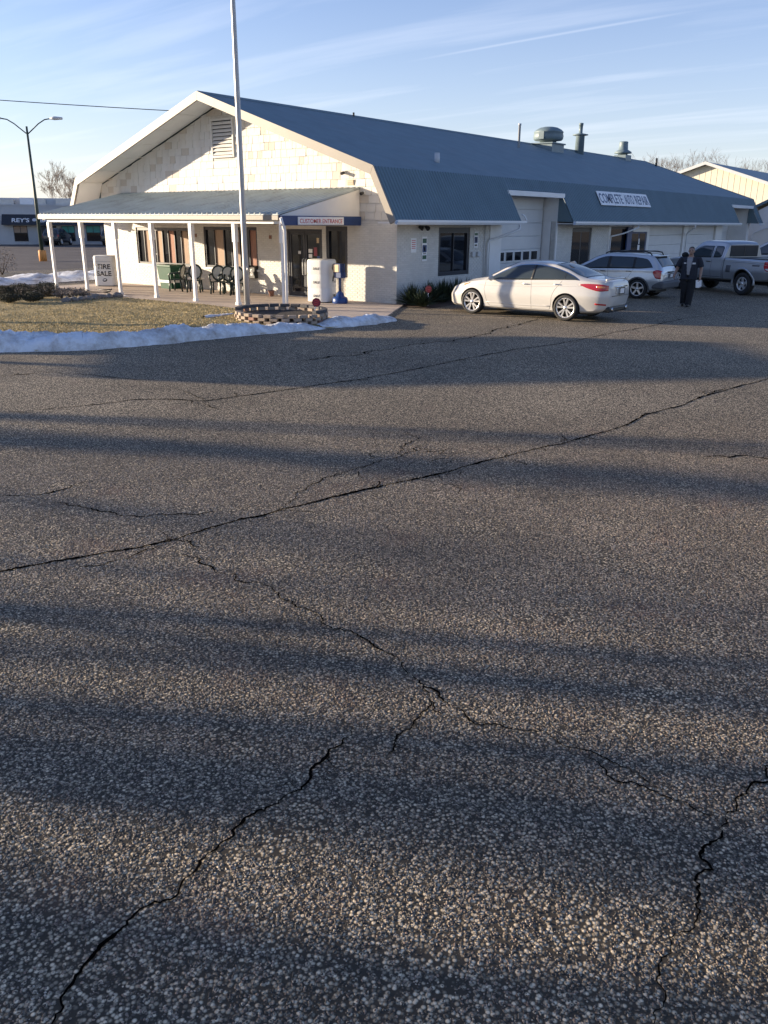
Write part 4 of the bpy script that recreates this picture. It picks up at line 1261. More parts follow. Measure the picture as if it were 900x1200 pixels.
    def seam(s, pts, parent, w=.009, off=.0015, sides=(1, -1), material=None, name='door_seam'):
        for sg in sides:
            mb = MB(); P = []
            for (xa, za), (xb, zb_) in zip(pts[:-1], pts[1:]):
                for k in range(8): P.append((xa + (xb - xa) * k / 8, za + (zb_ - za) * k / 8))
            P.append(pts[-1])
            mb.tube([(x, (s.side_y(x, z) + off - w * .35) * sg, z) for x, z in P], w / 2, 5)
            mb.build(name, material or M['black'], parent)

def wheel_pair(parent, x, y, r, w, spokes=5, style='twin', rimr=.72, rim_m='rim'):
    for sg in (1, -1):
        t = MB()
        t.lathe([(r * rimr, -w / 2 + .02), (r * .80, -w / 2), (r * .93, -w / 2 + .008), (r * .985, -w / 2 + .03), (r, -w / 2 + .06), (r, w / 2 - .06), (r * .985, w / 2 - .03), (r * .93, w / 2 - .008), (r * .80, w / 2), (r * rimr, w / 2 - .02), (r * rimr, -w / 2 + .02)], 40, (0, 0, 0), 'y', caps=False)
        o = t.build('wheel', M['rubber'], parent, (x, sg * (y - w / 2), r))
        d = MB(); ro = w / 2 - .012
        d.lathe([(0, ro - .10), (r * rimr * .98, ro - .11)], 30, (0, 0, 0), 'y')
        di = d.build('brake_disc', M['rimdark'], o); 
        k = MB()
        k.lathe([(r * rimr * .98, ro - .12), (r * rimr * 1.02, ro - .012), (r * rimr * 1.0, ro), (r * rimr * .92, ro - .008), (r * rimr * .90, ro - .06)], 36, (0, 0, 0), 'y', caps=False)
        k.lathe([(0, ro - .005), (r * .13, ro - .008), (r * .17, ro - .03), (r * .17, ro - .08)], 20, (0, 0, 0), 'y', caps=False)
        for i in range(spokes):
            a = 2 * math.pi * i / spokes + math.pi / 2
            offs = (-.24, .24) if style == 'twin' else (0,)
            for q in offs:
                a0, a1 = a + q * .55, a + q
                hw = .030 * r / .33 if style == 'twin' else .055 * r / .33
                v = []
                for rr_, hh, yy, aa in ((r * .10, hw * .75, ro - .015, a0), (r * rimr * .95, hw * (1.05 if style == 'twin' else .8), ro - .008, a1)):
                    c, s_ = math.cos(aa), math.sin(aa)
                    for du, dy in ((-hh * .7, 0), (hh * .7, 0), (hh, -.035), (-hh, -.035)):
                        v.append((c * rr_ - s_ * du, yy + dy, s_ * rr_ + c * du))
                k.mesh(v, [(0, 1, 5, 4), (1, 2, 6, 5), (2, 3, 7, 6), (3, 0, 4, 7), (4, 5, 6, 7), (3, 2, 1, 0)])
        ri = k.build('rim', M[rim_m], o)
        if sg < 0:
            for q in (di, ri): q.rotation_euler = (0, 0, math.pi)

def handle(body, parent, x, z, sides=(1, -1), m='chrome', l=.2):
    for sg in sides:
        y = body.side_y(x, z)
        h = MB(); h.tube([(x - l / 2, (y - .012) * sg, z), (x - l * .35, (y + .022) * sg, z + .008), (x + l * .35, (y + .024) * sg, z + .008), (x + l / 2, (y - .01) * sg, z)], .014, 8)
        h.build('door_handle', M[m], parent)
def mirror(body, parent, x, z, m, s=1.0, sides=(1, -1)):
    for sg in sides:
        y = body.side_y(x, z)
        bm = bmesh.new(); bmesh.ops.create_uvsphere(bm, u_segments=14, v_segments=10, radius=1)
        for v in bm.verts:
            v.co = Vector((v.co.x * .075 * s * (1 if v.co.x > 0 else .4), v.co.y * .115 * s, v.co.z * .075 * s))
        q = MB(); q.add_bm(bm, 0, True); bm.free()
        q.tube([(0, -.16 * sg, -.05), (0, -.05 * sg, -.02)], .022, 6)
        q.build('wing_mirror', M[m] if isinstance(m, str) else m, parent, (x, (y + .13) * sg, z + .05))
def plate_text(name, parent, x, w, h, z, txt_m='inkblack', y=0, tilt=0.0):
    q = MB(); q.bbox(-.008, .008, -w / 2, w / 2, -h / 2, h / 2, .004)
    p = q.build(name, M['signwhite'], parent, (x, y, z)); p.rotation_euler = (0, tilt, 0)
    f = MB()
    f.box(-.014, -.0085, -w / 2 - .012, w / 2 + .012, h / 2 - .012, h / 2 + .012); f.box(-.014, -.0085, -w / 2 - .012, w / 2 + .012, -h / 2 - .012, -h / 2 + .012)
    f.box(-.014, -.0085, -w / 2 - .012, -w / 2 + .012, -h / 2 + .0125, h / 2 - .0125); f.box(-.014, -.0085, w / 2 - .012, w / 2 + .012, -h / 2 + .0125, h / 2 - .0125)
    f.build('plate_frame', M['black'], p)
    return p

# ---- white sedan in the sun
SED = dict(
    x=(-2.42, 2.40),
    zs=[(-2.42, .44), (-2.30, .30), (-2.0, .235), (-1.3, .20), (0, .19), (1.4, .19), (2.1, .20), (2.33, .25), (2.40, .33)],
    ws=[(-2.42, .50), (-2.30, .66), (-2.0, .76), (-1.3, .83), (0, .845), (1.4, .84), (2.0, .78), (2.28, .60), (2.40, .34)],
    zm=[(-2.42, .62), (-2.2, .62), (-1.3, .60), (0, .56), (1.4, .56), (2.2, .50), (2.40, .46)],
    wm=[(-2.42, .58), (-2.34, .70), (-2.15, .81), (-1.8, .885), (-1.3, .917), (-.6, .905), (0, .905), (.8, .905), (1.4, .912), (1.8, .88), (2.08, .80), (2.27, .64), (2.36, .48), (2.40, .36)],
    zb=[(-2.42, .84), (-2.36, .93), (-2.1, .99), (-1.6, 1.02), (-1, 1.00), (0, .965), (.8, .935), (1.2, .91), (1.7, .83), (2.1, .72), (2.3, .62), (2.40, .55)],
    wb=[(-2.42, .56), (-2.34, .66), (-2.1, .755), (-1.6, .83), (-1, .862), (0, .868), (.8, .865), (1.2, .85), (1.7, .80), (2.05, .70), (2.27, .52), (2.36, .40), (2.40, .30)],
    wr=[(-2.42, .50), (-2.3, .58), (-2.0, .66), (-1.6, .66), (-1.2, .60), (-.6, .575), (0, .58), (.45, .61), (.85, .68), (1.15, .74), (1.7, .66), (2.1, .52), (2.3, .36), (2.40, .22)],
    zr=[(-2.42, .90), (-2.38, .985), (-2.2, 1.035), (-1.9, 1.065), (-1.6, 1.13), (-1.2, 1.275), (-.8, 1.375), (-.3, 1.415), (.1, 1.40), (.45, 1.30), (.85, 1.10), (1.15, .965), (1.5, .91), (1.9, .81), (2.2, .69), (2.40, .57)],
    zc=[(-2.42, .93), (-2.38, 1.02), (-2.2, 1.055), (-1.95, 1.085), (-1.7, 1.13), (-1.2, 1.315), (-.8, 1.425), (-.35, 1.47), (.1, 1.455), (.45, 1.36), (.85, 1.165), (1.2, 1.01), (1.5, .965), (1.9, .87), (2.2, .74), (2.40, .59)])
def make_sedan():
    t = thing('sedan', 'pearl white sedan parked in the sun in front of the first garage bay', 'car')
    b = Body(SED); P = M['carwhite']
    RA, FA, WR = -1.345, 1.45, .335
    b.build(P, t, [(RA, WR, .375, .60), (FA, WR, .375, .60)])
    belt = [(-1.62, 1.045), (-1.2, 1.035), (-.6, 1.01), (0, .985), (.6, .965), (.98, .955)]
    dlo_t = [(-1.62, 1.05), (-1.42, 1.135), (-1.1, 1.245), (-.7, 1.335), (-.3, 1.372), (.05, 1.355), (.35, 1.275), (.65, 1.135), (.98, .965)]
    g = [(-1.66, 1.03), (-1.6, 1.04), (-1.2, 1.03), (-.6, 1.005), (0, .98), (.6, .96), (1.03, .945)]
    gt = [(-1.66, 1.04), (-1.42, 1.155), (-1.1, 1.265), (-.7, 1.355), (-.3, 1.392), (.05, 1.375), (.36, 1.293), (.67, 1.152), (1.03, .95)]
    b.side_panel('window_surround', gt, g, M['chrome'], t, .003)
    b.side_panel('side_window', [p for p in dlo_t], belt, M['carglass'], t, .008, nx=36)
    for x0, x1 in ((-.40, -.30), (-1.28, -1.235)):
        ft, fb = pl(dlo_t), pl(belt)
        b.side_panel('pillar_trim', [(x0, ft(x0) - .004), (x1, ft(x1) - .004)], [(x0 + .03, fb(x0) + .002), (x1 + .03, fb(x1) + .002)], M['black'], t, .011, nx=2)
    b.top_panel('windscreen', .30, 1.12, 13.2, M['carglass'], t, .007)
    b.top_panel('rear_window', -1.78, -.86, 13.0, M['carglass'], t, .007)
    b.seam([(1.03, .94), (1.07, .70), (.98, .36), (.90, .26)], t); b.seam([(-.33, .98), (-.36, .6), (-.36, .26)], t); b.seam([(-1.20, 1.0), (-1.02, .78), (-.95, .62), (-.93, .42), (-.88, .26)], t)
    b.seam([(.90, .262), (-.88, .262)], t, w=.007)
    b.seam([(1.35, .80), (.6, .80), (-.4, .83), (-1.3, .875), (-1.75, .905)], t, w=.010, off=.004, material=P, name='shoulder_crease')
    b.seam([(1.0, .36), (0, .335), (-.9, .35)], t, w=.022, off=.010, material=P, name='sill_crease')
    handle(b, t, -.18, .875); handle(b, t, -1.07, .905)
    mirror(b, t, .80, .95, P)
    # tail lamps wrap round the corner
    b.side_panel('tail_lamp', [(-2.37, .925), (-2.2, .955), (-1.9, .962), (-1.66, .945)], [(-2.37, .80), (-2.2, .785), (-1.95, .835), (-1.66, .935)], M['taillight'], t, .008, nx=16)
    b.side_panel('lamp_lens', [(-2.30, .90), (-2.2, .915), (-2.10, .91)], [(-2.30, .865), (-2.2, .862), (-2.10, .885)], M['taillamber'], t, .012, nx=8)
    b.side_panel('head_lamp', [(1.55, .845), (1.8, .80), (2.1, .705), (2.3, .61)], [(1.55, .835), (1.8, .735), (2.1, .63), (2.3, .55)], M['lens'], t, .006, nx=14)
    b.side_panel('marker_lamp', [(1.56, .842), (1.75, .80)], [(1.56, .826), (1.75, .765)], M['taillamber'], t, .010, nx=6)
    b.side_panel('rear_reflector', [(-2.34, .47), (-2.1, .49)], [(-2.34, .43), (-2.1, .45)], M['taillight'], t, .006, nx=6)
    # boot lid lip, plate recess, lower valance and tail pipes
    l = MB(); l.tube([(-2.28, -.62, 1.06), (-2.37, -.3, 1.082), (-2.39, 0, 1.088), (-2.37, .3, 1.082), (-2.28, .62, 1.06)], .022, 8); l.build('boot_spoiler', P, t)
    l = MB(); l.bbox(-2.45, -2.30, -.30, .30, .70, .86, .02); l.build('plate_recess', M['carsilver'], t)
    plate_text('number_plate', t, -2.462, .30, .15, .78)
    l = MB(); l.tube([(-2.42, -.40, .885), (-2.44, 0, .89), (-2.42, .40, .885)], .02, 8); l.build('chrome_strip', M['chrome'], t)
    l = MB(); l.bbox(-2.43, -2.12, -.62, .62, .255, .40, .04); l.build('rear_valance', M['black'], t)
    l = MB()
    l.tube([(-2.46, .45, .335), (-2.1, .45, .335)], .045, 10); l2 = MB(); l2.tube([(-2.46, -.45, .335), (-2.1, -.45, .335)], .045, 10)
    l.build('tail_pipe', M['chrome'], t); l2.build('tail_pipe', M['chrome'], t)
    l = MB(); l.tube([(-2.435, -.55, .66), (-2.44, 0, .665), (-2.435, .55, .66)], .006, 6); l.build('bumper_seam', M['black'], t)
    l = MB(); l.prism([(-.95, 1.43), (-1.15, 1.39), (-1.16, 1.41), (-1.10, 1.47)], 'y', -.02, .02); l.build('roof_antenna', P, t)
    l = MB(); l.bbox(2.28, 2.415, -.30, .30, .40, .50, .02); l.build('grille', M['black'], t)
    u = MB(); u.box(-1.9, 2.0, -.6, .6, .17, .30); u.build('underbody', M['black'], t)
    wheel_pair(t, RA, .905, WR, .225, 5, 'twin', .76); wheel_pair(t, FA, .905, WR, .225, 5, 'twin', .76)
    return t
sedan = make_sedan()
sedan.location = (4.745, .25, 0); sedan.rotation_euler = (0, 0, math.pi); sedan.scale = (1.052, 1.04, 1.035)

# ---- hatchback style bodies
HAT = dict(
    x=(-2.17, 2.17),
    zs=[(-2.17, .42), (-2.08, .33), (-1.2, .27), (1.3, .25), (2.0, .27), (2.17, .36)],
    ws=[(-2.17, .66), (-2.0, .78), (-1.2, .82), (1.3, .82), (1.9, .72), (2.17, .40)],
    zm=[(-2.17, .62), (-1.2, .62), (1.3, .60), (2.17, .55)],
    wm=[(-2.17, .72), (-2.08, .81), (-1.8, .86), (-1.2, .888), (0, .885), (1.3, .885), (1.75, .84), (2.0, .72), (2.17, .46)],
    zb=[(-2.17, .86), (-2.1, .98), (-1.8, 1.035), (-1, 1.03), (0, 1.0), (.8, .985), (1.2, .96), (1.7, .88), (2.0, .76), (2.17, .62)],
    wb=[(-2.17, .70), (-2.1, .77), (-1.8, .83), (-1, .85), (0, .855), (.8, .85), (1.2, .83), (1.7, .76), (2.0, .62), (2.17, .40)],
    wr=[(-2.17, .62), (-2.05, .64), (-1.8, .63), (-1.4, .62), (-.6, .62), (0, .63), (.4, .65), (.9, .72), (1.25, .74), (1.7, .64), (2.0, .48), (2.17, .3)],
    zr=[(-2.17, .90), (-2.1, 1.06), (-1.95, 1.26), (-1.78, 1.44), (-1.55, 1.50), (-.8, 1.535), (-.1, 1.53), (.3, 1.44), (.8, 1.20), (1.25, 1.0), (1.7, .91), (2.0, .79), (2.17, .64)],
    zc=[(-2.17, .92), (-2.1, 1.10), (-1.95, 1.31), (-1.78, 1.49), (-1.6, 1.545), (-.8, 1.58), (-.1, 1.58), (.3, 1.49), (.8, 1.25), (1.25, 1.045), (1.7, .95), (2.0, .82), (2.17, .66)])
def make_hatch(label, paint, name='hatchback', rack=True, cladding=True):
    t = thing(name, label, 'car')
    b = Body(HAT); P = M[paint]; RA, FA, WR = -1.32, 1.28, .345
    b.build(P, t, [(RA, WR, .39, .56), (FA, WR, .39, .56)], n=64)
    ft = [(-1.80, 1.12), (-1.66, 1.30), (-1.5, 1.405), (-.8, 1.462), (-.1, 1.462), (.2, 1.40), (.55, 1.235), (1.02, 1.0)]
    fb = [(-1.80, 1.11), (-1.3, 1.06), (-.6, 1.045), (.2, 1.02), (1.02, .992)]
    b.side_panel('side_window', ft, fb, M['carglass'], t, .008, nx=32)
    a, c = pl(ft), pl(fb)
    for x0, x1 in ((-.22, -.12), (-1.15, -1.07)):
        b.side_panel('pillar_trim', [(x0, a(x0) - .004), (x1, a(x1) - .004)], [(x0, c(x0) + .002), (x1, c(x1) + .002)], M['black'], t, .011, nx=2)
    b.top_panel('windscreen', .22, 1.12, 13.0, M['carglass'], t, .007)
    b.top_panel('rear_window', -2.075, -1.76, 13.0, M['carglass'], t, .008)
    b.seam([(1.05, .98), (1.05, .6), (.98, .32)], t); b.seam([(-.16, 1.03), (-.18, .6), (-.18, .32)], t); b.seam([(-1.12, 1.04), (-.98, .8), (-.86, .55), (-.84, .32)], t)
    handle(b, t, .02, .93, m='black'); handle(b, t, -.95, .95, m='black')
    mirror(b, t, .86, 1.0, P, 1.05)
    b.side_panel('tail_lamp', [(-2.12, 1.0), (-1.98, 1.03), (-1.84, .99)], [(-2.12, .72), (-1.98, .73), (-1.84, .90)], M['taillight'], t, .010, nx=8)
    b.side_panel('head_lamp', [(1.5, .90), (1.8, .83), (2.08, .70)], [(1.5, .86), (1.8, .72), (2.08, .62)], M['lens'], t, .007, nx=8)
    if cladding:
        b.side_panel('sill_cladding', [(-.92, .46), (.88, .46)], [(-.92, .29), (.88, .29)], M['cladding'], t, .012, nx=10)
        for ax in (RA, FA):
            q = [(ax + .40 * math.cos(k), WR + .40 * math.sin(k)) for k in np.linspace(-.25, math.pi + .25, 15)]
            b.seam([(x, z) for x, z in q], t, w=.085, off=.010, material=M['cladding'], name='arch_cladding')
        l = MB(); l.bbox(-2.26, -1.80, -.83, .83, .36, .64, .07); l.build('rear_bumper', M['cladding'], t)
    else:
        l = MB(); l.bbox(-2.25, -1.86, -.80, .80, .36, .64, .08); l.build('rear_bumper', P, t)
    plate_text('number_plate', t, -2.215, .30, .15, .82, tilt=-.1)
    l = MB(); l.bbox(-2.24, -2.10, -.22, .22, .925, .965, .01); l.build('tailgate_handle', M['black'], t)
    if rack:
        for sg in (1, -1):
            l = MB(); l.tube([(-1.65, .56 * sg, 1.51), (-1.58, .56 * sg, 1.605), (-1.4, .56 * sg, 1.635), (-.2, .56 * sg, 1.635), (0, .57 * sg, 1.60), (.08, .58 * sg, 1.55)], .022, 8); l.build('roof_rail', M['black'], t)
        for x in (-1.25, -.35):
            l = MB(); l.tube([(x, -.55, 1.645), (x, .55, 1.645)], .016, 8); l.build('roof_crossbar', M['black'], t)
    l = MB(); l.bbox(-1.90, -1.66, -.56, .56, 1.475, 1.515, .015); l.build('tailgate_spoiler', P, t)
    u = MB(); u.box(-1.9, 1.9, -.55, .55, .22, .36); u.build('underbody', M['black'], t)
    wheel_pair(t, RA, .875, WR, .215, 5, 'single', .70); wheel_pair(t, FA, .875, WR, .215, 5, 'single', .70)
    return t
h1 = make_hatch('silver hatchback with black roof rails and grey cladding, parked beside the white sedan', 'carsilver')
h1.location = (3.64, 8.35, 0); h1.rotation_euler = (0, 0, math.pi); h1.scale = (.98, .98, .96)
h2 = make_hatch('light coloured car mostly hidden behind the grey pickup bed', 'carwhite', 'estate_car', rack=False, cladding=False)
h2.location = (6.9, 19.2, 0); h2.rotation_euler = (0, 0, R(158)); h2.scale = (1.2, 1.1, 1.22)

# ---- extended cab pickup
CAB = dict(
    x=(-.62, 2.75),
    zs=[(-.62, .46), (2.4, .44), (2.75, .52)],
    ws=[(-.62, .90), (1.9, .90), (2.4, .82), (2.75, .62)],
    zm=[(-.62, .78), (2.0, .78), (2.75, .74)],
    wm=[(-.62, .955), (0, .96), (1.9, .955), (2.35, .90), (2.65, .78), (2.75, .66)],
    zb=[(-.62, 1.19), (1.0, 1.17), (1.5, 1.13), (2.2, 1.07), (2.6, 1.0), (2.75, .90)],
    wb=[(-.62, .91), (1.0, .92), (1.9, .90), (2.4, .83), (2.65, .70), (2.75, .6)],
    wr=[(-.62, .70), (-.4, .72), (.6, .72), (1.0, .76), (1.45, .84), (1.9, .80), (2.4, .70), (2.75, .5)],
    zr=[(-.62, 1.62), (-.5, 1.70), (-.2, 1.735), (.5, 1.735), (.75, 1.66), (1.1, 1.42), (1.42, 1.20), (1.9, 1.13), (2.5, 1.05), (2.75, .92)],
    zc=[(-.62, 1.66), (-.5, 1.745), (-.2, 1.785), (.5, 1.785), (.75, 1.71), (1.1, 1.47), (1.45, 1.245), (1.9, 1.18), (2.5, 1.09), (2.75, .94)])
BED = dict(
    x=(-2.72, -.66),
    zs=[(-2.72, .56), (-2.5, .50), (-.66, .46)],
    ws=[(-2.72, .84), (-2.5, .90), (-.66, .90)],
    zm=[(-2.72, .80), (-.66, .80)],
    wm=[(-2.72, .93), (-2.4, .985), (-1.6, 1.0), (-.66, .965)],
    zb=[(-2.72, 1.12), (-2.6, 1.15), (-.66, 1.17)],
    wb=[(-2.72, .90), (-2.4, .935), (-1.6, .94), (-.66, .915)],
    wr=[(-2.72, .84), (-.66, .86)],
    zr=[(-2.72, 1.19), (-.66, 1.215)],
    zc=[(-2.72, 1.19), (-.66, 1.215)])
def make_pickup():
    t = thing('pickup_truck', 'grey silver extended cab pickup standing behind the walking man', 'truck')
    P = M['trucksilver']; RA, FA, WR = -1.60, 1.62, .385
    b = Body(CAB); b.build(P, t, [(FA, WR + .02, .45, .62)], n=56)
    d = Body(BED); o = d.build(P, t, [(RA, WR + .02, .46, .62)], n=40); o.name = 'cargo_bed'
    q = MB(); q.box(-2.60, -.74, -.78, .78, .7, 1.25)
    l = MB(); l.bbox(-2.66, -.69, -.80, .80, 1.196, 1.228, .01); l.build('bed_cover', M['black'], t)
    ft = [(.02, 1.60), (.45, 1.60), (.72, 1.55), (1.05, 1.36), (1.36, 1.19)]; fb = [(.02, 1.20), (.7, 1.185), (1.36, 1.18)]
    b.side_panel('side_window', ft, fb, M['carglass'], t, .008, nx=20)
    ft = [(-.47, 1.54), (-.40, 1.60), (-.08, 1.605)]; fb = [(-.47, 1.28), (-.40, 1.215), (-.08, 1.205)]
    b.side_panel('rear_side_window', ft, fb, M['carglass'], t, .008, nx=10)
    b.top_panel('windscreen', .66, 1.42, 13.0, M['carglass'], t, .007)
    l = MB(); l.bbox(-.645, -.61, -.66, .66, 1.25, 1.63, .02); rw = l.build('rear_window', M['carglass'], t)
    l = MB(); l.bbox(-.652, -.646, -.02, .02, 1.27, 1.61, .003); l.build('window_divider', M['black'], rw)
    b.seam([(1.42, 1.14), (1.40, .8), (1.2, .52)], t, .012); b.seam([(-.03, 1.62), (-.03, 1.19), (-.05, .52)], t, .012); b.seam([(-.52, 1.62), (-.55, 1.19), (-.57, .52)], t, .010)
    b.seam([(1.35, .56), (-.6, .56)], t, .03, material=M['cladding'], name='rocker_trim')
    handle(b, t, .12, 1.06, m='black', l=.22); mirror(b, t, 1.22, 1.2, 'black', 1.35)
    for (bb, ax) in ((d, RA), (b, FA)):
        pts = [(ax + .49 * math.cos(k), WR + .02 + .49 * math.sin(k)) for k in np.linspace(-.1, math.pi + .1, 17)]
        bb.seam(pts, t, w=.09, off=.022, material=P, name='fender_flare')
    d.seam([(-1.0, 1.06), (-1.4, 1.10), (-2.0, 1.09), (-2.6, 1.03)], t, .03, off=.010, material=P, name='bed_crease')
    d.side_panel('tail_lamp', [(-2.70, 1.15), (-2.48, 1.15)], [(-2.70, .84), (-2.58, .86), (-2.48, .98)], M['taillight'], t, .012, nx=6)
    d.side_panel('lamp_lens', [(-2.69, .93), (-2.56, .93)], [(-2.69, .86), (-2.56, .90)], M['lens'], t, .016, nx=4)
    d.side_panel('decal', [(-2.30, 1.03), (-1.98, 1.03)], [(-2.30, .985), (-1.98, .985)], M['cladding'], t, .004, nx=5)
    d.side_panel('fuel_door', [(-1.02, .98), (-.80, .98)], [(-1.02, .74), (-.80, .74)], M['cladding'], t, .004, nx=4, sides=(1,))
    l = MB(); l.bbox(-2.92, -2.70, -.92, .92, .52, .70, .04); l.build('rear_bumper', M['chrome'], t)
    l = MB(); l.bbox(-2.75, -2.70, -.76, .76, .74, 1.19, .02); l.build('tailgate', P, t)
    l = MB(); l.bbox(2.62, 2.86, -.86, .86, .50, .72, .05); l.build('front_bumper', M['chrome'], t)
    b.side_panel('head_lamp', [(2.3, 1.02), (2.66, .96)], [(2.3, .84), (2.66, .80)], M['lens'], t, .008, nx=5)
    u = MB(); u.box(-2.5, 2.4, -.55, .55, .36, .52); u.build('chassis', M['black'], t)
    wheel_pair(t, RA, .955, WR, .265, 5, 'single', .58); wheel_pair(t, FA, .955, WR, .265, 5, 'single', .58)
    return t
pk = make_pickup()
hd = math.atan2(.486, -.874)
pk.scale = (1.06, 1.04, 1.07)
pk.rotation_euler = (0, 0, hd)
fwd = Vector((math.cos(hd), math.sin(hd))); lf = Vector((-fwd.y, fwd.x))
rwp = Vector((7.34, 11.54)) + fwd * 1.60 * 1.06 - lf * .955 * 1.04
pk.location = (rwp.x, rwp.y, 0)
# ------------------------------------------------------------------ signs on the building
s = thing('entrance_sign', 'white sign with red words CUSTOMER ENTRANCE on the blue porch edge', 'sign')
m_ = MB(); m_.bbox(PX1 + .071, PX1 + .10, -2.98, -.92, PZ0 - .29, PZ0 - .07, .006); m_.build('sign_board', M['signwhite'], s)
lettering('lettering', 'CUSTOMER ENTRANCE', .125, 1.92, M['red'], s, Matrix.Translation((PX1 + .1005, -2.91, PZ0 - .245)) @ Matrix.Rotation(R(90), 4, 'Z'), .004, .003)

def roof_panel_sign():
    t = thing('roof_sign', 'long white roof sign in sections reading COMPLETE AUTO REPAIR', 'sign')
    d = Vector((EX - KX, 0, EZ - KZ)).normalized(); n = Vector((-d.z, 0, d.x)) * -1
    if n.x < 0: n = -n
    o = Vector((KX, 0, KZ)) + d * .30 + n * .075
    xa = Vector((0, 1, 0)); za = -d
    h = .66; y0, y1 = 14.1, 19.9
    org = Vector((o.x, y0, o.z)) + d * h
    Mx = Matrix(((xa.x, -n.x, za.x, org.x), (xa.y, -n.y, za.y, org.y), (xa.z, -n.z, za.z, org.z), (0, 0, 0, 1)))
    cuts = [0, 1.52, 2.74, 3.98, 5.8]
    for a, b in zip(cuts[:-1], cuts[1:]):
        q = MB(); q.bbox(a + .012, b - .012, 0, .03, 0, h, .005); p = q.build('sign_panel', M['signwhite'], t); p.matrix_local = Mx
    for txt, x0, w in (('COMPLETE', .08, 2.50), ('AUTO', 2.84, 1.02), ('REPAIR', 4.10, 1.60)):
        lettering('lettering', txt, .46, w, M['faded'], t, Mx @ Matrix.Translation((x0, -.001, .11)), .005, .008)
    for y in (.4, 2.1, 3.4, 5.3):
        q = MB(); q.box(y, y + .04, .031, .075, .05, .12); p = q.build('bracket', M['steel'], t); p.matrix_local = Mx
roof_panel_sign()

def side_sign(name, label, cat, y0, y1, z0, z1, bands, base='signwhite'):
    t = thing(name, label, cat)
    q = MB(); q.bbox(.004, .016, y0, y1, z0, z1, .003); q.build('sign_plate', M[base], t)
    for a, b, c, e, mm in bands:
        q = MB(); q.box(.0165, .0185, y0 + (y1 - y0) * a, y0 + (y1 - y0) * b, z0 + (z1 - z0) * c, z0 + (z1 - z0) * e); q.build('print', M[mm], t)
    return t
lines = [(.15, .85, .80 - .13 * k, .85 - .13 * k, 'red') for k in range(5)]
side_sign('notice_sign', 'faded notice with red lines near the corner of the shaded wall', 'sign', .72, 1.02, 1.58, 2.02, lines)
side_sign('parking_sign', 'taller blue and white parking plate left of the dark side window', 'sign', 1.34, 1.62, 1.30, 2.06, [(.08, .92, .36, .66, 'navy'), (.38, .62, .42, .6, 'signwhite'), (.1, .9, .74, .92, 'green'), (.1, .9, .08, .24, 'green'), (.2, .8, .29, .32, 'inkblack')])
side_sign('parking_sign', 'narrow blue and white parking plate right of the dark side window', 'sign', 4.52, 4.78, 1.66, 2.20, [(.1, .9, .30, .68, 'navy'), (.38, .62, .38, .6, 'signwhite'), (.1, .9, .76, .92, 'green'), (.2, .8, .1, .2, 'inkblack')])
for y, lab in ((4.36, 'small grey junction box just right of the side window frame'), (4.72, 'small grey junction box farther right of the side window')):
    t = thing('junction_box', lab, 'electrical box')
    q = MB(); q.bbox(.003, .07, y, y + .2, 1.36, 1.52, .01); q.build('box_body', M['lightgrey'], t); q = MB(); q.bbox(.0705, .078, y + .02, y + .18, 1.38, 1.50, .004); q.build('box_lid', M['lightgrey'], t)
t = thing('conduit_pipe', 'thin grey conduit running up the shaded wall near the downspout', 'pipe')
q = MB(); q.tube([(.03, 5.22, 0.05), (.03, 5.22, 2.44)], .014, 6); q.build('pipe_run', M['lightgrey'], t)
t = thing('flood_lamp', 'twin flood lamp under the gutter near the building corner', 'lamp')
q = MB(); q.bbox(.0, .04, 1.22, 1.36, 2.30, 2.42, .01); q.build('back_box', M['lightgrey'], t)
for y, a in ((1.14, -.6), (1.46, .6)):
    q = MB(); q.lathe([(.03, -.10), (.05, -.06), (.075, .04), (.078, .06), (.06, .055), (0, .05)], 14); o = q.build('lamp_head', M['black'], t, (.12, y, 2.33)); o.rotation_euler = (R(20) * (1 if a > 0 else -1), R(112), 0)
    q = MB(); q.tube([(.03, 1.29, 2.36), (.08, (1.29 + y) / 2, 2.37), (.11, y, 2.34)], .012, 6); q.build('lamp_arm', M['black'], t)
def camera_dome(x, z, lab):
    t = thing('security_camera', lab, 'camera')
    q = MB(); q.bbox(x - .05, x + .05, -.05, .0, z - .02, z + .08, .01); q.build('mount', M['lightgrey'], t)
    q = MB(); q.tube([(x, -.05, z + .02), (x + .02, -.18, z - .01)], [.045, .05], 10); q.build('camera_body', M['black'], t)
camera_dome(-1.32, 3.34, 'dark security camera on the gable beside the porch roof end')
camera_dome(-2.10, 3.95, 'small security camera high on the gable shingles')
t = thing('louvre_plate', 'small tan vent plate set in the gable shingles', 'vent')
q = MB(); q.bbox(-1.98, -1.72, -.035, .0, 3.60, 3.76, .006); q.build('frame', M['tan'], t)
for k in range(3):
    q = MB(); q.box(-1.96, -1.74, -.042, -.0352, 3.625 + .045 * k, 3.645 + .045 * k); q.build('slat', M['trim'], t)

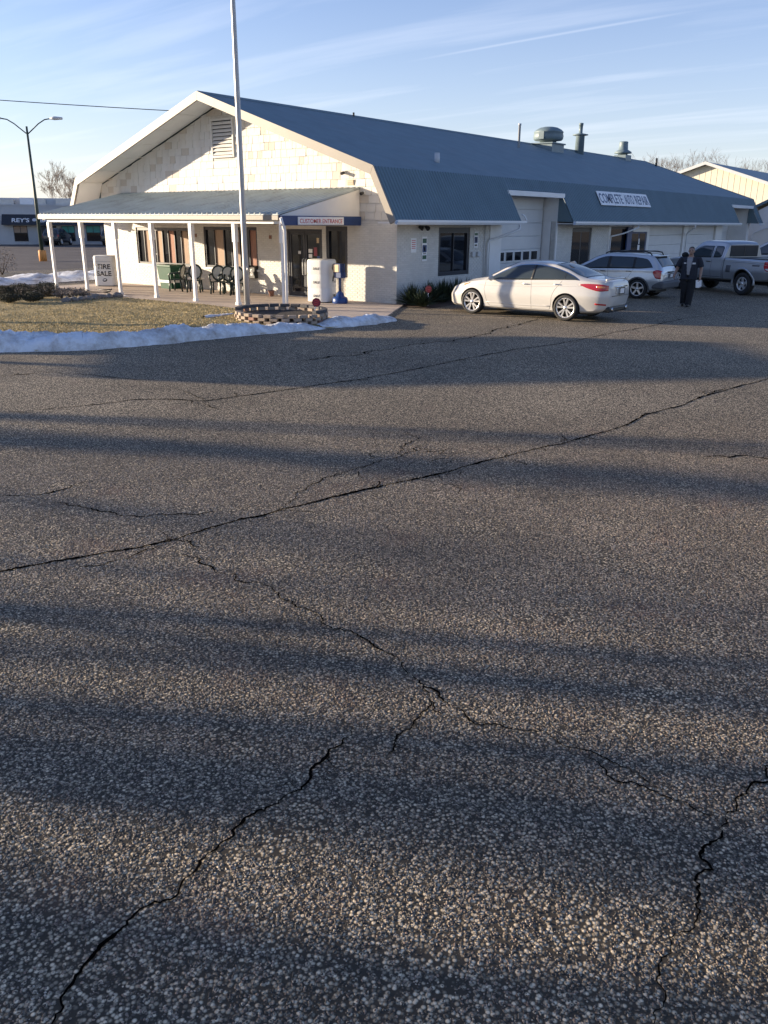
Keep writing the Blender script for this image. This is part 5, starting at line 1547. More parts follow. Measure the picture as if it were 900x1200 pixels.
# wall mailbox, flower pot
t = thing('wall_mailbox', 'black mailbox with a white letter print on the brick wall', 'mailbox')
q = MB(); q.bbox(-6.64, -6.22, -.16, .0, .56, .96, .015); q.build('box_body', M['black'], t)
q = MB(); q.prism([(-.175, .955), (-.01, 1.0), (-.0, .985), (-.165, .935)], 'x', -6.655, -6.205); q.build('lid', M['black'], t)
for a, b, c, e in ((-6.46, -6.36, .78, .88), (-6.44, -6.34, .66, .76), (-6.40, -6.37, .70, .84)):
    q = MB(); q.box(a, b, -.163, -.1605, c, e); q.build('print', M['signwhite'], t)
t = thing('flower_pot', 'small brown clay pot on the walk beside the entrance', 'pot', (-4.98, -.6, .035))
q = MB(); q.lathe([(.07, 0), (.105, .16), (.118, .165), (.118, .20), (.10, .20), (.095, .15), (0, .14)], 16); q.build('pot_body', M['blockred'], t)
q = MB(); q.lathe([(.098, .165), (.05, .18), (0, .182)], 14); q.build('soil', M['soil'], t)

# ---- resin chairs
def make_chair(label, loc, rz, up=0):
    t = thing('resin_chair', label, 'chair', loc, rz, 'dark green resin chairs on the porch')
    q = MB()
    q.bbox(-.22, .22, -.20, .22, .40, .43, .012); q.build('seat', M['chair'], t)
    # oval back: ring and fill painted pale as if sunlit, leaning back (back is at +y)
    c = Vector((0, .25, .70)); tilt = R(12)
    ring = []
    for k in range(20):
        a = 2 * math.pi * k / 20; x, z = .225 * math.cos(a), .245 * math.sin(a)
        ring.append((x, c.y + math.sin(tilt) * z + .03 * (x / .225) ** 2 * -1, c.z + z))
    q = MB(); q.tube(ring + [ring[0], ring[1]], .034, 7); q.build('back_frame', M['chair'], t)
    q = MB(); v = [(x * .93, y + .004, c.z + (z - c.z) * .93) for x, y, z in ring]
    v2 = [(x, y - .012, z) for x, y, z in v]; n = len(v)
    q.mesh(v + v2, [tuple(range(n)), tuple(range(n, 2 * n))[::-1]] + [(i, (i + 1) % n, n + (i + 1) % n, n + i) for i in range(n)]); q.build('backrest', M['chairback_lit'], t)
    for sx in (1, -1):
        q = MB(); q.tube([(.215 * sx, -.19, .42), (.24 * sx, -.215, .0)], [.036, .028], 7); q.build('leg', M['chair'], t)
        q = MB(); q.tube([(.205 * sx, .21, .42), (.225 * sx, .275, .0)], [.036, .028], 7); q.build('leg', M['chair'], t)
        q = MB(); q.tube([(.235 * sx, -.19, .42), (.262 * sx, -.20, .60), (.268 * sx, -.14, .645), (.262 * sx, .10, .655), (.225 * sx, .25, .68)], [.026, .030, .036, .036, .028], 7); q.build('armrest', M['chair'], t)
    return t
c0 = make_chair('lone resin chair turned sideways next to the green bin', (-9.2, -1.25, .035), R(-62))
copy_tree(c0, None, (-8.35, -1.15, .035), R(38), 'low resin chair half hidden behind a porch post')
copy_tree(c0, None, (-7.25, -1.0, .035), R(40), 'leftmost of three close resin chairs under the middle window')
copy_tree(c0, None, (-6.75, -1.0, .035), R(38), 'middle chair of three close resin chairs under the window')
copy_tree(c0, None, (-6.2, -1.05, .035), R(44), 'resin chair nearest the flagpole, right of the close trio')
t = thing('patio_table', 'small white patio table between the first two chairs', 'table', (-8.75, -.75, .035))
q = MB(); q.lathe([(.30, .43), (.32, .445), (.32, .46), (0, .47)], 22); q.build('table_top', M['white'], t)
for k in range(4):
    a = k * math.pi / 2 + .5; q = MB(); q.tube([(.2 * math.cos(a), .2 * math.sin(a), .435), (.24 * math.cos(a), .24 * math.sin(a), 0)], .018, 7); q.build('leg', M['white'], t)
t = thing('green_bin', 'tall green plastic bin with a pale band near its base', 'bin', (-10.45, -.55, .035))
q = MB()
v = []
for z, sx, sy in ((0, .30, .24), (.82, .40, .30)):
    for a, b in ((-1, -1), (1, -1), (1, 1), (-1, 1)): v.append((a * sx, b * sy, z))
q.mesh(v, [(0, 1, 2, 3), (4, 5, 6, 7), (0, 1, 5, 4), (1, 2, 6, 5), (2, 3, 7, 6), (3, 0, 4, 7)]); q.build('bin_body', M['green'], t)
q = MB(); q.bbox(-.43, .43, -.33, .33, .80, .88, .02); q.build('lid', M['green'], t)
q = MB(); q.bbox(-.35, .35, -.285, .285, .22, .32, .01); q.build('band', M['white'], t)
t = thing('garden_hose', 'dark coil of garden hose left by a porch post', 'hose', (-9.9, -3.9, .04))
q = MB(); q.tube([(.02 * k * math.cos(k * .9) + .14 * math.cos(k * .9), .14 * math.sin(k * .9), .02 + .012 * k) for k in range(16)], .018, 6); q.build('coil', M['black'], t)
q = MB(); q.tube([(.1, 0, .02), (.5, -.1, .02), (1.0, .02, .02), (1.5, -.12, .02)], .014, 6); q.build('loose_end', M['lightgrey'], t)

# ---- wrapped tyre racks
def tyre_rack(name, label, loc, rz, w, d, h, r, words):
    t = thing(name, label, 'tyre rack', loc, rz)
    b = MB(); n = 7; prof = []
    for (cx_, cy_, a0) in ((w / 2 - r, d / 2 - r, 0), (-w / 2 + r, d / 2 - r, 90), (-w / 2 + r, -d / 2 + r, 180), (w / 2 - r, -d / 2 + r, 270)):
        for k in range(n): a = R(a0 + 90 * k / (n - 1)); prof.append((cx_ + r * math.cos(a), cy_ + r * math.sin(a)))
    rings = [(0.03, 1.0), (.06, 1.01), (h * .32, 1.0), (h * .34, .985), (h * .36, 1.0), (h * .64, 1.0), (h * .66, .985), (h * .68, 1.0), (h - .07, 1.0), (h - .02, .965), (h, .90)]
    v = []; m = len(prof)
    for z, s_ in rings:
        for i, (x, y) in enumerate(prof):
            wv = 1 + .008 * mnoise.noise((x * 5, y * 5, z * 4))
            v.append((x * s_ * wv, y * s_ * wv, z))
    f = [(i * m + k, i * m + (k + 1) % m, (i + 1) * m + (k + 1) % m, (i + 1) * m + k) for i in range(len(rings) - 1) for k in range(m)]
    b.mesh(v, f, 0, True); b.face([v[(len(rings) - 1) * m + k] for k in range(m)], 0, True)
    b.build('wrap_cover', M['wrap'], t)
    q = MB(); q.prism([(x * .9, y * .9) for x, y in prof], 'z', 0, .03); q.build('base_board', M['black'], t)
    return t
t = tyre_rack('tire_rack', 'white wrapped tyre rack printed TIRE SALE beside the wall corner', (-13.35, -1.35, .035), R(33), .86, .66, 1.16, .16, None)
Mt = Matrix.Translation((0, -.338, 0))
lettering('lettering', 'TIRE', .185, .56, M['inkblack'], t, Mt @ Matrix.Translation((-.27, 0, .66)), .004, .012)
lettering('lettering', 'SALE', .185, .60, M['inkblack'], t, Mt @ Matrix.Translation((-.29, 0, .40)), .004, .012)
q = MB(); q.box(-.30, .30, -.342, -.337, .93, .955); q.build('printed_rule', M['lightgrey'], t)
q = MB(); q.lathe([(.085, -.004), (.085, .004)], 14, (0, 0, 0), 'y'); lg = q.build('printed_emblem', M['inkblack'], t, (.02, -.339, .24)); lg.rotation_euler = (0, R(-12), 0); lg.scale = (1.1, 1, .75)
q = MB(); q.box(-.05, .05, -.006, -.0045, -.02, .045); lg2 = q.build('emblem_spot', M['signwhite'], lg)
Ml = Matrix.Translation((-.445, .22, 0)) @ Matrix.Rotation(R(-90), 4, 'Z')
for k, w in enumerate(('TIRE', 'SALE')): lettering('lettering', w, .11, .32, M['inkblack'], t, Ml @ Matrix.Translation((.03, 0, .62 - .2 * k)), .004, .004)
t = tyre_rack('tire_rack', 'taller white wrapped tyre rack with a torn black corner by the entrance doors', (-2.28, -.98, .035), R(8), .80, .80, 1.33, .24, None)
Mf = Matrix.Translation((0, -.406, 0))
for k, z in enumerate((1.02, .60, .18)):
    lettering('lettering', 'SALE', .075, .26, M['inkblack'], t, Mf @ Matrix.Translation((-.08, 0, z)), .004, .003, .2)
    lettering('lettering', 'TIRE', .075, .20, M['inkblack'], t, Matrix.Translation((.406, .0, z)) @ Matrix.Rotation(R(90), 4, 'Z'), .004, .003, .2)
rr = random.Random(4)
pts = [(-.10, 1.18), (.06, 1.21), (.10, 1.06), (.04, .98), (.10, .90), (.02, .82), (-.04, .76), (-.06, .66), (-.12, .66), (-.10, .78), (-.04, .88), (-.08, .98), (-.14, 1.06)]
q = MB(); q.prism(pts, 'x', .39, .412); o = q.build('torn_hole', M['black'], t, (0, .12, 0))
pts = [(-.05, .72), (.12, .74), (.14, .58), (.02, .50), (-.06, .58)]
q = MB(); q.prism(pts, 'x', .39, .4095); q.build('loose_flap', M['signwhite'], t, (0, .06, 0))

t = thing('squeegee_stand', 'blue washer stand with tan sunlight painted as a card beside the tyre rack', 'stand', (-1.50, -1.0, .035))
q = MB(); q.lathe([(.24, 0), (.25, .04), (.245, .16), (.20, .20), (.14, .22), (.125, .30), (.07, .36), (.045, .38)], 22); q.build('base', M['blue'], t)
q = MB(); q.lathe([(.038, .37), (.038, .86)], 12); q.build('pole', M['navy'], t)
q = MB(); q.bbox(-.15, .15, -.12, .12, .78, .96, .02); q.build('bucket', M['navy'], t)
q = MB(); q.bbox(-.17, .13, -.13, .11, .962, 1.22, .015); q.build('towel_box', M['navy'], t)
q = MB(); q.bbox(-.168, .06, -.138, -.1305, .965, 1.19, .003); q.build('sunlit_patch', M['tan'], t)  # sunlit front of the towel box, painted as a tan sheet
q = MB(); q.tube([(.14, -.02, .8), (.17, -.02, 1.28)], .01, 6); q.build('squeegee_handle', M['black'], t)

# small octagonal signs on stakes
def stake_sign(label, loc, rz, h, lean):
    t = thing('yard_sign', label, 'sign', loc, rz)
    q = MB(); q.bbox(-.018, .018, -.006, .006, 0, h, .003); st = q.build('stake', M['white'], t)
    q = MB(); pr = [(.12 * math.cos(R(22.5 + 45 * k)), .12 * math.sin(R(22.5 + 45 * k))) for k in range(8)]
    q.prism(pr, 'y', -.016, -.008); o = q.build('octagon', M['maroon'], t, (0, 0, h + .10))
    for k in range(3):
        q = MB(); q.box(-.07 + .01 * k, .07 - .01 * k, -.0185, -.0165, .035 - .05 * k, .055 - .05 * k); q.build('print', M['red'], o)
    t.rotation_euler = (0, lean, rz)
    return t
stake_sign('maroon octagonal yard sign leaning beside the block planter', (1.15, -5.25, .0), R(37), .42, R(14))
stake_sign('dark red octagonal yard sign upright in the yucca bed', (.98, .35, .0), R(60), .42, 0)

# ---- flagpole
t = thing('flagpole', 'tall grey flagpole rising in front of the porch', 'flagpole', (-2.57, -4.03, 0))
q = MB(); q.tube([(0, 0, 0), (0, 0, 1.2), (0, 0, 4.5), (0, 0, 8.2), (0, 0, 11)], [.088, .085, .076, .062, .045], 20); q.build('pole', M['polegrey'], t)
q = MB(); q.lathe([(.20, .03), (.20, .06), (.13, .10)], 20); q.build('base_collar', M['polegrey'], t)
q = MB(); q.tube([(.083, -.03, 1.15), (.115, -.04, 1.15)], .012, 6); q.tube([(.112, -.04, 1.05), (.112, -.04, 1.25)], .012, 6); q.build('cleat', M['steel'], t)
q = MB(); q.tube([(.102, -.035, 1.15), (.088, -.03, 5), (.06, -.02, 10.7)], .005, 5); q.build('halyard', M['lightgrey'], t)
bm = bmesh.new(); bmesh.ops.create_uvsphere(bm, u_segments=16, v_segments=10, radius=.09); q = MB(); q.add_bm(bm, 0, True); bm.free(); q.build('ball', M['polegrey'], t, (0, 0, 11.06))

# ---- block planter: open pattern of stacked blocks round a bed
pln = thing('block_planter', 'low round planter of stacked tan blocks with open gaps', 'planter', (.72, -5.95, 0))
def ring_pts(rx, ry, n, off): 
    return [(rx * math.cos(2 * math.pi * (k + off) / n), ry * math.sin(2 * math.pi * (k + off) / n), 2 * math.pi * (k + off) / n) for k in range(n)]
NB = 24; BH = .080
bme = {}
for mm in ('block', 'blockred', 'blockdark'):
    q = MB(); q.bbox(-.125, .125, -.07, .07, 0, BH - .006, .008); bme[mm] = q.data('block', M[mm])
rr = random.Random(12)
for row in range(4):
    for k, (x, y, a) in enumerate(ring_pts(1.22, 1.02, NB, .5 * (row % 2))):
        if row % 2 == 0 or True:
            nx_, ny_ = math.cos(a) / 1.22, math.sin(a) / 1.02; an = math.atan2(ny_, nx_)
            o = link('block', bme['blockred' if rr.random() < .05 else 'block'], pln, (x + rr.gauss(0, .006), y + rr.gauss(0, .006), row * BH), an + math.pi / 2 + rr.gauss(0, .03))
            o.scale = (.78, 1, 1)
for k, (x, y, a) in enumerate(ring_pts(1.20, 1.00, NB, .25)):
    if math.sin(a) > -.15 or rr.random() < .25:
        nx_, ny_ = math.cos(a) / 1.22, math.sin(a) / 1.12
        link('cap_block', bme['blockdark'], pln, (x, y, 4 * BH), math.atan2(ny_, nx_) + math.pi / 2 + rr.gauss(0, .05))
q = MB(); q.prism([(1.14 * math.cos(R(k * 12)), .94 * math.sin(R(k * 12))) for k in range(30)], 'z', 0, .24); q.build('soil', M['soil'], pln)

# ---- planting: blades, clipped shrubs, rocks
def yucca(label, loc, r, h, n, seed):
    rr = random.Random(seed); q = MB()
    for k in range(n):
        a = rr.uniform(0, 6.283); el = R(rr.uniform(12, 86)); l = r * rr.uniform(.75, 1.1)
        d = Vector((math.cos(a) * math.cos(el), math.sin(a) * math.cos(el), math.sin(el))); sd = Vector((-math.sin(a), math.cos(a), 0)); w = rr.uniform(.016, .028)
        b0 = Vector((rr.gauss(0, .03), rr.gauss(0, .03), .0)); p1 = b0 + d * l * .5; p2 = b0 + d * l + Vector((0, 0, -.10 * l * math.cos(el)))
        up = d.cross(sd) * .010
        q.mesh([b0 - sd * w * .6, b0 + sd * w * .6, p1 + sd * w, p1 - sd * w, p1 + up, p2], [(0, 1, 2, 4), (0, 4, 3), (4, 2, 5), (3, 4, 5)])
    t = thing('yucca_plant', label, 'plant', loc)
    q.build('blades', M['yucca'], t, fix=False)
    s_ = MB(); s_.lathe([(.06, 0), (.05, .12), (0, .16)], 8); s_.build('stem', M['bark'], t)
ys = [(.52, .15, .72, 'yucca with pale lit tips at the very corner of the building'), (1.05, -.05, .55, 'low front yucca nearest the walk at the corner bed'), (.62, .95, .74, 'yucca right behind the red yard sign by the wall'),
      (.60, 1.75, .78, 'tall yucca under the left edge of the dark side window'), (.58, 2.55, .76, 'yucca under the middle of the dark side window'), (.56, 3.35, .70, 'yucca under the right edge of the dark side window'), (.5, 4.2, .6, 'last yucca of the bed, near the nose of the white sedan')]
for k, (x, y, r, lab) in enumerate(ys): yucca(lab, (x, y, .02), r, .7, 240, 60 + k)
sheet('planting_bed', [(.02, -.3), (1.45, -.35), (1.25, 5.2), (.02, 5.4)], .012, M['mulch'])
sheet('shrub_bed', [(-14.8, -4.27), (-9.2, -4.27), (-9.6, -5.6), (-10.6, -8.5), (-15, -11)], .16, M['mulch'])

def leafy(mb, c, rx, ry, rz, n, size, rr, shell=.55):
    for k in range(n):
        u = rr.uniform(-1, 1); a = rr.uniform(0, 6.283); s_ = math.sqrt(1 - u * u); r_ = rr.uniform(shell, 1.0) * (1 + .18 * mnoise.noise((c[0] + math.cos(a) * s_ * 2, c[1] + math.sin(a) * s_ * 2, u * 2)))
        p = Vector((c[0] + rx * r_ * s_ * math.cos(a), c[1] + ry * r_ * s_ * math.sin(a), c[2] + rz * r_ * u))
        d = Vector((rr.gauss(0, 1), rr.gauss(0, 1), rr.gauss(0, 1))).normalized(); e = d.orthogonal().normalized(); l = size * rr.uniform(.6, 1.3)
        mb.face([p - e * l * .4, p + d * l, p + e * l * .4])
def shrub(label, loc, r, h, m='boxwood', n=3800, size=.026, name='boxwood_shrub'):
    rr = random.Random(hash(label) % 1000 if False else sum(map(ord, label)))
    t = thing(name, label, 'shrub', loc)
    q = MB(); leafy(q, (0, 0, h * .52), r, r, h * .5, n, size, rr); q.build('crown', M[m], t, fix=False)
    s_ = MB()
    for k in range(6):
        a = k * 1.05; s_.tube([(0, 0, 0), (r * .4 * math.cos(a), r * .4 * math.sin(a), h * .5), (r * .65 * math.cos(a), r * .65 * math.sin(a), h * .75)], [.02, .012, .005], 5)
    s_.build('trunk', M['bark'], t)
def at_px(x, y, z=0.0):
    Mx = cam.matrix_world; d = Mx.to_3x3() @ Vector(((x - 450) / 970, -(y - 600) / 970, -1)); t = (z - Mx.translation.z) / d.z
    q = Mx.translation + d * t; return (q.x, q.y)
for k, (x, y, r, h, lab) in enumerate([(3, 349, .45, .5, 'brown boxwood cut by the left edge of the view'), (24, 348, .55, .56, 'wide brown boxwood left of the porch, in front of the snow'), (55, 347, .50, .58, 'rounded dark boxwood nearest the first porch post'), (39, 353, .4, .36, 'low flat shrub between the two rounded boxwoods'), (12, 354, .4, .34, 'low dark shrub in the front row at the left edge')]):
    p = at_px(x, y, .16); shrub(lab, (p[0], p[1], .15), r * .85, h * .8)
p = at_px(3, 322, .0); shrub('pale dry twiggy shrub in front of the far lot', (p[0], p[1], 0), .8, 1.25, 'twig', 420, .06, 'dry_shrub')
for k, (x, y, h, lab) in enumerate([(72, 349, .34, 'small bare perennial clump right of the first post'), (84, 350, .38, 'bare perennial clump between the first two posts'), (96, 349, .3, 'bare perennial clump just before the second post')]):
    p = at_px(x, y, .16); shrub(lab, (p[0], p[1], .15), .28, h, 'twig', 260, .05, 'perennial_clump')
def rock(label, loc, r, seed):
    bm = bmesh.new(); bmesh.ops.create_icosphere(bm, subdivisions=2, radius=1)
    for v in bm.verts:
        v.co *= 1 + .35 * mnoise.noise(v.co * 1.2 + Vector((seed, 0, 0))); v.co = Vector((v.co.x * r, v.co.y * r * .8, v.co.z * r * .55))
    q = MB(); q.add_bm(bm, 0, False); bm.free()
    o = q.build('rock', M['rock'], None, loc, rz=seed * 1.7); tag(o, label, 'rock', 'edging rocks along the porch bed')
names = ['dark edging rock at the left end of the rock row', 'second edging rock of the row, partly under snow', 'flat edging rock before the second porch post', 'pointed edging rock beside the second porch post', 'pale edging rock right of the second post', 'small edging rock in the middle of the row', 'round edging rock left of the third post', 'last edging rock, touching the third post']
for k in range(8):
    p = at_px(78 + k * 8.4, 352.5 - k * .75, .17); rock(names[k], (p[0], p[1], .19), rnd.uniform(.13, .22), k + 1)
# ------------------------------------------------------------------ across the lot on the left: bar and grill
d_ = Vector((.632, .775, 0)); n_ = Vector((.775, -.632, 0))       # along the facade, and out of it towards the lot
org = Vector((-72.94, 26.85, 0))
BAR = thing('bar_building', 'low grey bar building with a dark awning across the far lot', 'building', org)
BAR.rotation_euler = (0, 0, math.atan2(d_.y, d_.x))              # local x along the facade, local -y faces the lot
def bar(name, m, *boxes, parent=None, bev=0):
    q = MB()
    for b in boxes: q.box(*b)
    return q.build(name, M[m], parent or BAR)
bar('wall', 'barwall', (-14, 16, .0, 14, 0, 3.9))
for k in range(40):
    q = MB(); q.box(-14 + k * .75, -14 + k * .75 + .05, -.02, -.001, 0, 3.85); q.build('siding_rib', M['barwall'], BAR)
bar('parapet', 'barwall', (-14.1, 16.1, -.06, 14.1, 3.902, 4.05))
rf = bar('rooftop_screen', 'lightgrey', (-8, 9.4, 3.0, 3.1, 4.06, 4.75))
for k, (x, w, z, h) in enumerate([(-6, 1.2, 4.3, .5), (-2.6, .9, 4.2, .35), (-.4, 2.0, 4.06, .5), (2.2, 1.4, 4.06, .7), (4.0, .8, 4.2, .5), (5.8, 1.6, 4.06, .6), (-9.5, 1.0, 4.06, .6), (8.0, .8, 4.06, .5)]):
    bar('rooftop_unit', 'signwhite' if k % 3 == 0 else 'steel', (x, x + w, 1.5 + .2 * k, 2.6 + .15 * k, z - (.2 if z > 4.1 else 0), z + h))
q = MB(); q.prism([(-.02, 3.05), (-.02, 1.98), (-1.0, 1.98), (-.95, 2.12)], 'x', .6, 11.4); aw = q.build('awning', M['awning'], BAR)
ang = math.atan2(.93, .93)
def aw_text(txt, x, w, h):
    sl_ = Vector((0, .93, .93)).normalized()
    Mx = Matrix(((1, 0, 0, x), (0, sl_.z, sl_.y, -.80), (0, -sl_.y, sl_.z, 2.27), (0, 0, 0, 1)))
    lettering('lettering', txt, h, w, M['signwhite'], aw, Mx, .01, .02)
aw_text("REY'S", 1.6, 1.75, .56)
aw_text('BAR & GRILL', 4.45, 3.4, .50)
q = MB(); q.lathe([(.22, -.01), (.22, .01)], 12, (0, 0, 0), 'y'); o = q.build('awning_emblem', M['lightgrey'], aw, (3.85, -.62, 2.50)); o.rotation_euler = (R(-45), 0, 0)
def bar_window(x0, x1, z0, z1, top):
    q = MB(); q.box(x0, x1, -.04, -.003, z0, z1); w = q.build('window', M['darkframe'], BAR)
    zm = z0 + (z1 - z0) * .56
    for a, b in ((x0 + .06, (x0 + x1) / 2 - .03), ((x0 + x1) / 2 + .03, x1 - .06)):
        q = MB(); q.box(a, b, -.05, -.041, zm, z1 - .05); q.build('pane', M[top], w)
    q = MB(); q.box(x0 + .06, x1 - .06, -.05, -.041, z0 + .05, zm - .06); q.build('pane', M['glass'], w)
bar_window(1.55, 2.95, .32, 1.90, 'curtain'); bar_window(6.4, 7.75, .35, 1.92, 'teal'); bar_window(8.9, 10.4, .35, 1.95, 'teal'); bar_window(12.5, 14, .35, 1.95, 'teal'); bar_window(-4, -2.4, .35, 1.9, 'curtain')
bar('entrance_door', 'darkframe', (4.25, 5.9, -.05, -.002, 0, 1.92))
def far_van(label, loc, rz):
    t = thing('parked_suv', label, 'car', loc, rz)
    b = Body(HAT); b.build(M['carblack'], t, [(-1.32, .36, .42, .56), (1.28, .36, .42, .56)], n=30)
    ft = [(-1.80, 1.15), (-1.6, 1.38), (-.8, 1.462), (.2, 1.40), (1.02, 1.02)]; fb = [(-1.80, 1.11), (.2, 1.04), (1.02, 1.0)]
    b.side_panel('side_window', ft, fb, M['carglass'], t, .008, nx=12)
    b.top_panel('windscreen', .22, 1.12, 13.0, M['carglass'], t, .007); b.top_panel('rear_window', -2.075, -1.76, 13.0, M['carglass'], t, .008)
    b.side_panel('tail_lamp', [(-2.12, 1.0), (-1.9, 1.0)], [(-2.12, .75), (-1.9, .85)], M['taillight'], t, .010, nx=4)
    q = MB(); q.bbox(-2.26, -1.9, -.82, .82, .38, .62, .05); q.build('rear_bumper', M['black'], t)
    plate_text('number_plate', t, -2.2, .32, .16, .8)
    wheel_pair(t, -1.32, .875, .36, .22, 5, 'single', .66); wheel_pair(t, 1.28, .875, .36, .22, 5, 'single', .66)
    t.scale = (1.05, 1.0, 1.08)
    return t
far_van('black sport utility parked at the bar awning, rear showing', (-67.0, 30.1, 0), R(128))
far_van('dark car partly hidden by the porch wall in the far lot', (-63.1, 34.4, 0), R(126))

# twin-arm street lamp on its ochre base
t = thing('street_lamp', 'tall green street lamp with two curved arms on an ochre base', 'street lamp', (-35.05, 8.95, 0))
q = MB(); q.lathe([(.24, 0), (.24, .62), (.20, .68), (0, .68)], 18); q.build('concrete_base', M['yellowbase'], t)
q = MB(); q.tube([(0, 0, .66), (0, 0, 4), (0, 0, 7.9)], [.12, .09, .06], 12); q.build('pole', M['polegreen'], t)
ad = Vector((.79, .61, 0))
for sg in (-1, 1):
    q = MB(); q.tube([Vector((0, 0, 7.45)), Vector((0, 0, 7.5)) + ad * sg * .75 + Vector((0, 0, .55)), Vector((0, 0, 7.5)) + ad * sg * 1.15 + Vector((0, 0, .78)), Vector((0, 0, 7.5)) + ad * sg * 1.6 + Vector((0, 0, .85))], .035, 8); a = q.build('arm', M['polegreen'], t)
    q = MB(); q.tube([Vector((0, 0, 8.34)) + ad * sg * 1.5, Vector((0, 0, 8.36)) + ad * sg * 1.75, Vector((0, 0, 8.35)) + ad * sg * 2.25], [.05, .11, .07], 8); q.build('lamp_head', M['lightgrey'], a)
t = thing('power_line', 'single dark overhead wire crossing the sky at left', 'wire')
q = MB()
A_, B_ = Vector((-57.2, -15.4, 11.3)), Vector((-21.7, 12.2, 8.08))
pts = []
for k in range(25):
    u = k / 24; p = A_.lerp(B_, u); p.z -= .35 * 4 * u * (1 - u); pts.append(p)
q.tube(pts, .022, 5); q.build('cable', M['wire'], t)
for p, lab in ((A_, 'wooden utility pole off at the far left of the lot'), (B_, 'wooden service pole behind the porch building')):
    t = thing('utility_pole', lab, 'pole', (p.x, p.y, 0))
    q = MB(); q.tube([(0, 0, 0), (0, 0, p.z + .3)], [.15, .11], 10); q.build('pole', M['bark'], t)
    q = MB(); q.box(-.6, .6, -.05, .05, p.z - .25, p.z - .13); q.build('crossarm', M['bark'], t)

# cream sided hall and a smaller white shed behind the workshop
HALL = thing('siding_hall', 'cream sided hall with a low gable roof behind the workshop', 'building')
q = MB(); AX, AZ, HY = -9.98, 7.55, 60.0; hw, ez = 10.5, 7.55 - 10.5 * .327
q.prism([(AX - hw, 0), (AX + hw, 0), (AX + hw, ez), (AX, AZ), (AX - hw, ez)], 'y', HY, HY + 40); q.build('wall', M['siding'], HALL)
x = AX - hw
k = 0
while x < AX + hw - .2:
    zt = AZ - abs(x + .05 - AX) * .327 - .03
    q = MB(); q.box(x, x + .035, HY - .016, HY - .001, 0, zt); q.build('siding_rib', M['siding'], HALL); x += .52
for sg in (1, -1):
    q = MB(); q.prism([(AX, AZ + .22), (AX + sg * (hw + .4), AZ + .22 - (hw + .4) * .327), (AX + sg * (hw + .4), AZ + .03 - (hw + .4) * .327), (AX, AZ + .03)], 'y', HY - .55, HY + 40.5); q.build('roof', M['roofrib'], HALL)
    q = MB(); q.prism([(AX, AZ + .24), (AX + sg * (hw + .42), AZ + .24 - (hw + .42) * .327), (AX + sg * (hw + .42), AZ - .02 - (hw + .42) * .327), (AX, AZ - .02)], 'y', HY - .60, HY - .551); q.build('rake_trim', M['lightgrey'], HALL)
q = MB(); q.tube([(-3.6, HY - .06, 4.2), (-3.6, HY - .3, 4.25), (-3.6, HY - .34, 4.1)], .04, 6); q.build('wall_lamp', M['black'], HALL)
SHED = thing('white_shed', 'white building with a dark roof edge beyond the far end of the workshop', 'building')
q = MB(); SX, SZ, SY = 3.2, 5.25, 41.6
q.prism([(-.95, 0), (7.6, 0), (7.6, 3.0), (SX, SZ), (-.95, 3.0)], 'y', SY, SY + 7); q.build('wall', M['white'], SHED)
for sg in (1, -1):
    q = MB(); q.prism([(SX, SZ + .24), (SX + sg * 4.5, SZ + .24 - 4.5 * .488), (SX + sg * 4.5, SZ + .05 - 4.5 * .488), (SX, SZ + .05)], 'y', SY - .3, SY + 7.3); q.build('roof', M['roofrib'], SHED)
q = MB(); q.tube([(1.2, SY - .06, 2.55), (.9, SY - .10, 2.45), (-.3, SY - .1, 1.95), (-.38, SY - .08, 1.8), (-.38, SY - .08, 0)], .05, 8); q.build('downspout', M['gutter'], SHED)

# ---- bare trees
def bare_tree(name, label, loc, h, seed, levels=5, r0=.16, spread=.55, twigs=3, group=None, trunk_h=.32, thin=1.0, rmin=0.0):
    rr = random.Random(seed)
    t = thing(name, label, 'tree', loc, 0, group)
    tr = MB(); cw_ = MB()
    def grow(p, d, l, r, lev):
        n = 3; pts = [p]; rs_ = [r]; q_ = p; dd = d; r = max(r, rmin)
        for i in range(n):
            dd = (dd + Vector((rr.gauss(0, .10), rr.gauss(0, .10), rr.gauss(.03, .06)))).normalized()
            q_ = q_ + dd * l / n; pts.append(q_); rs_.append(r * (1 - .38 * (i + 1) / n))
        (tr if lev <= 1 else cw_).tube(pts, rs_, 7 if lev <= 1 else (4 if lev < 4 else 3), 0, True, lev <= 1)
        if lev >= levels: return
        k = rr.choice((2, 3, 3)) if lev else rr.choice((3, 4))
        for i in range(k):
            a = rr.uniform(0, 6.283); tilt = spread * rr.uniform(.5, 1.25)
            e = dd.orthogonal().normalized(); f = dd.cross(e)
            nd = (dd * math.cos(tilt) + (e * math.cos(a) + f * math.sin(a)) * math.sin(tilt)).normalized()
            nd = (nd + Vector((0, 0, .12))).normalized()
            s_ = pts[-1] if i < 2 or lev == 0 else pts[2]
            grow(s_, nd, l * rr.uniform(.62, .86), rs_[-1] * rr.uniform(.62, .82) * thin, lev + 1)
    grow(Vector((0, 0, -.05)), Vector((rr.gauss(0, .03), rr.gauss(0, .03), 1)).normalized(), h * trunk_h, r0, 0)
    tr.build('trunk', M['bark'], t, fix=False); cw_.build('crown', M['twig'], t, fix=False)
    return t
def pxd(x, y, dep):
    """point seen at a photograph pixel, dep metres ahead of the camera"""
    Mx = cam.matrix_world; d = Mx.to_3x3() @ Vector(((x - 450) / 970, -(y - 600) / 970, -1)); f = Vector((-.6085, .7936, 0))
    q = Mx.translation + d * (dep / d.dot(f)); return q
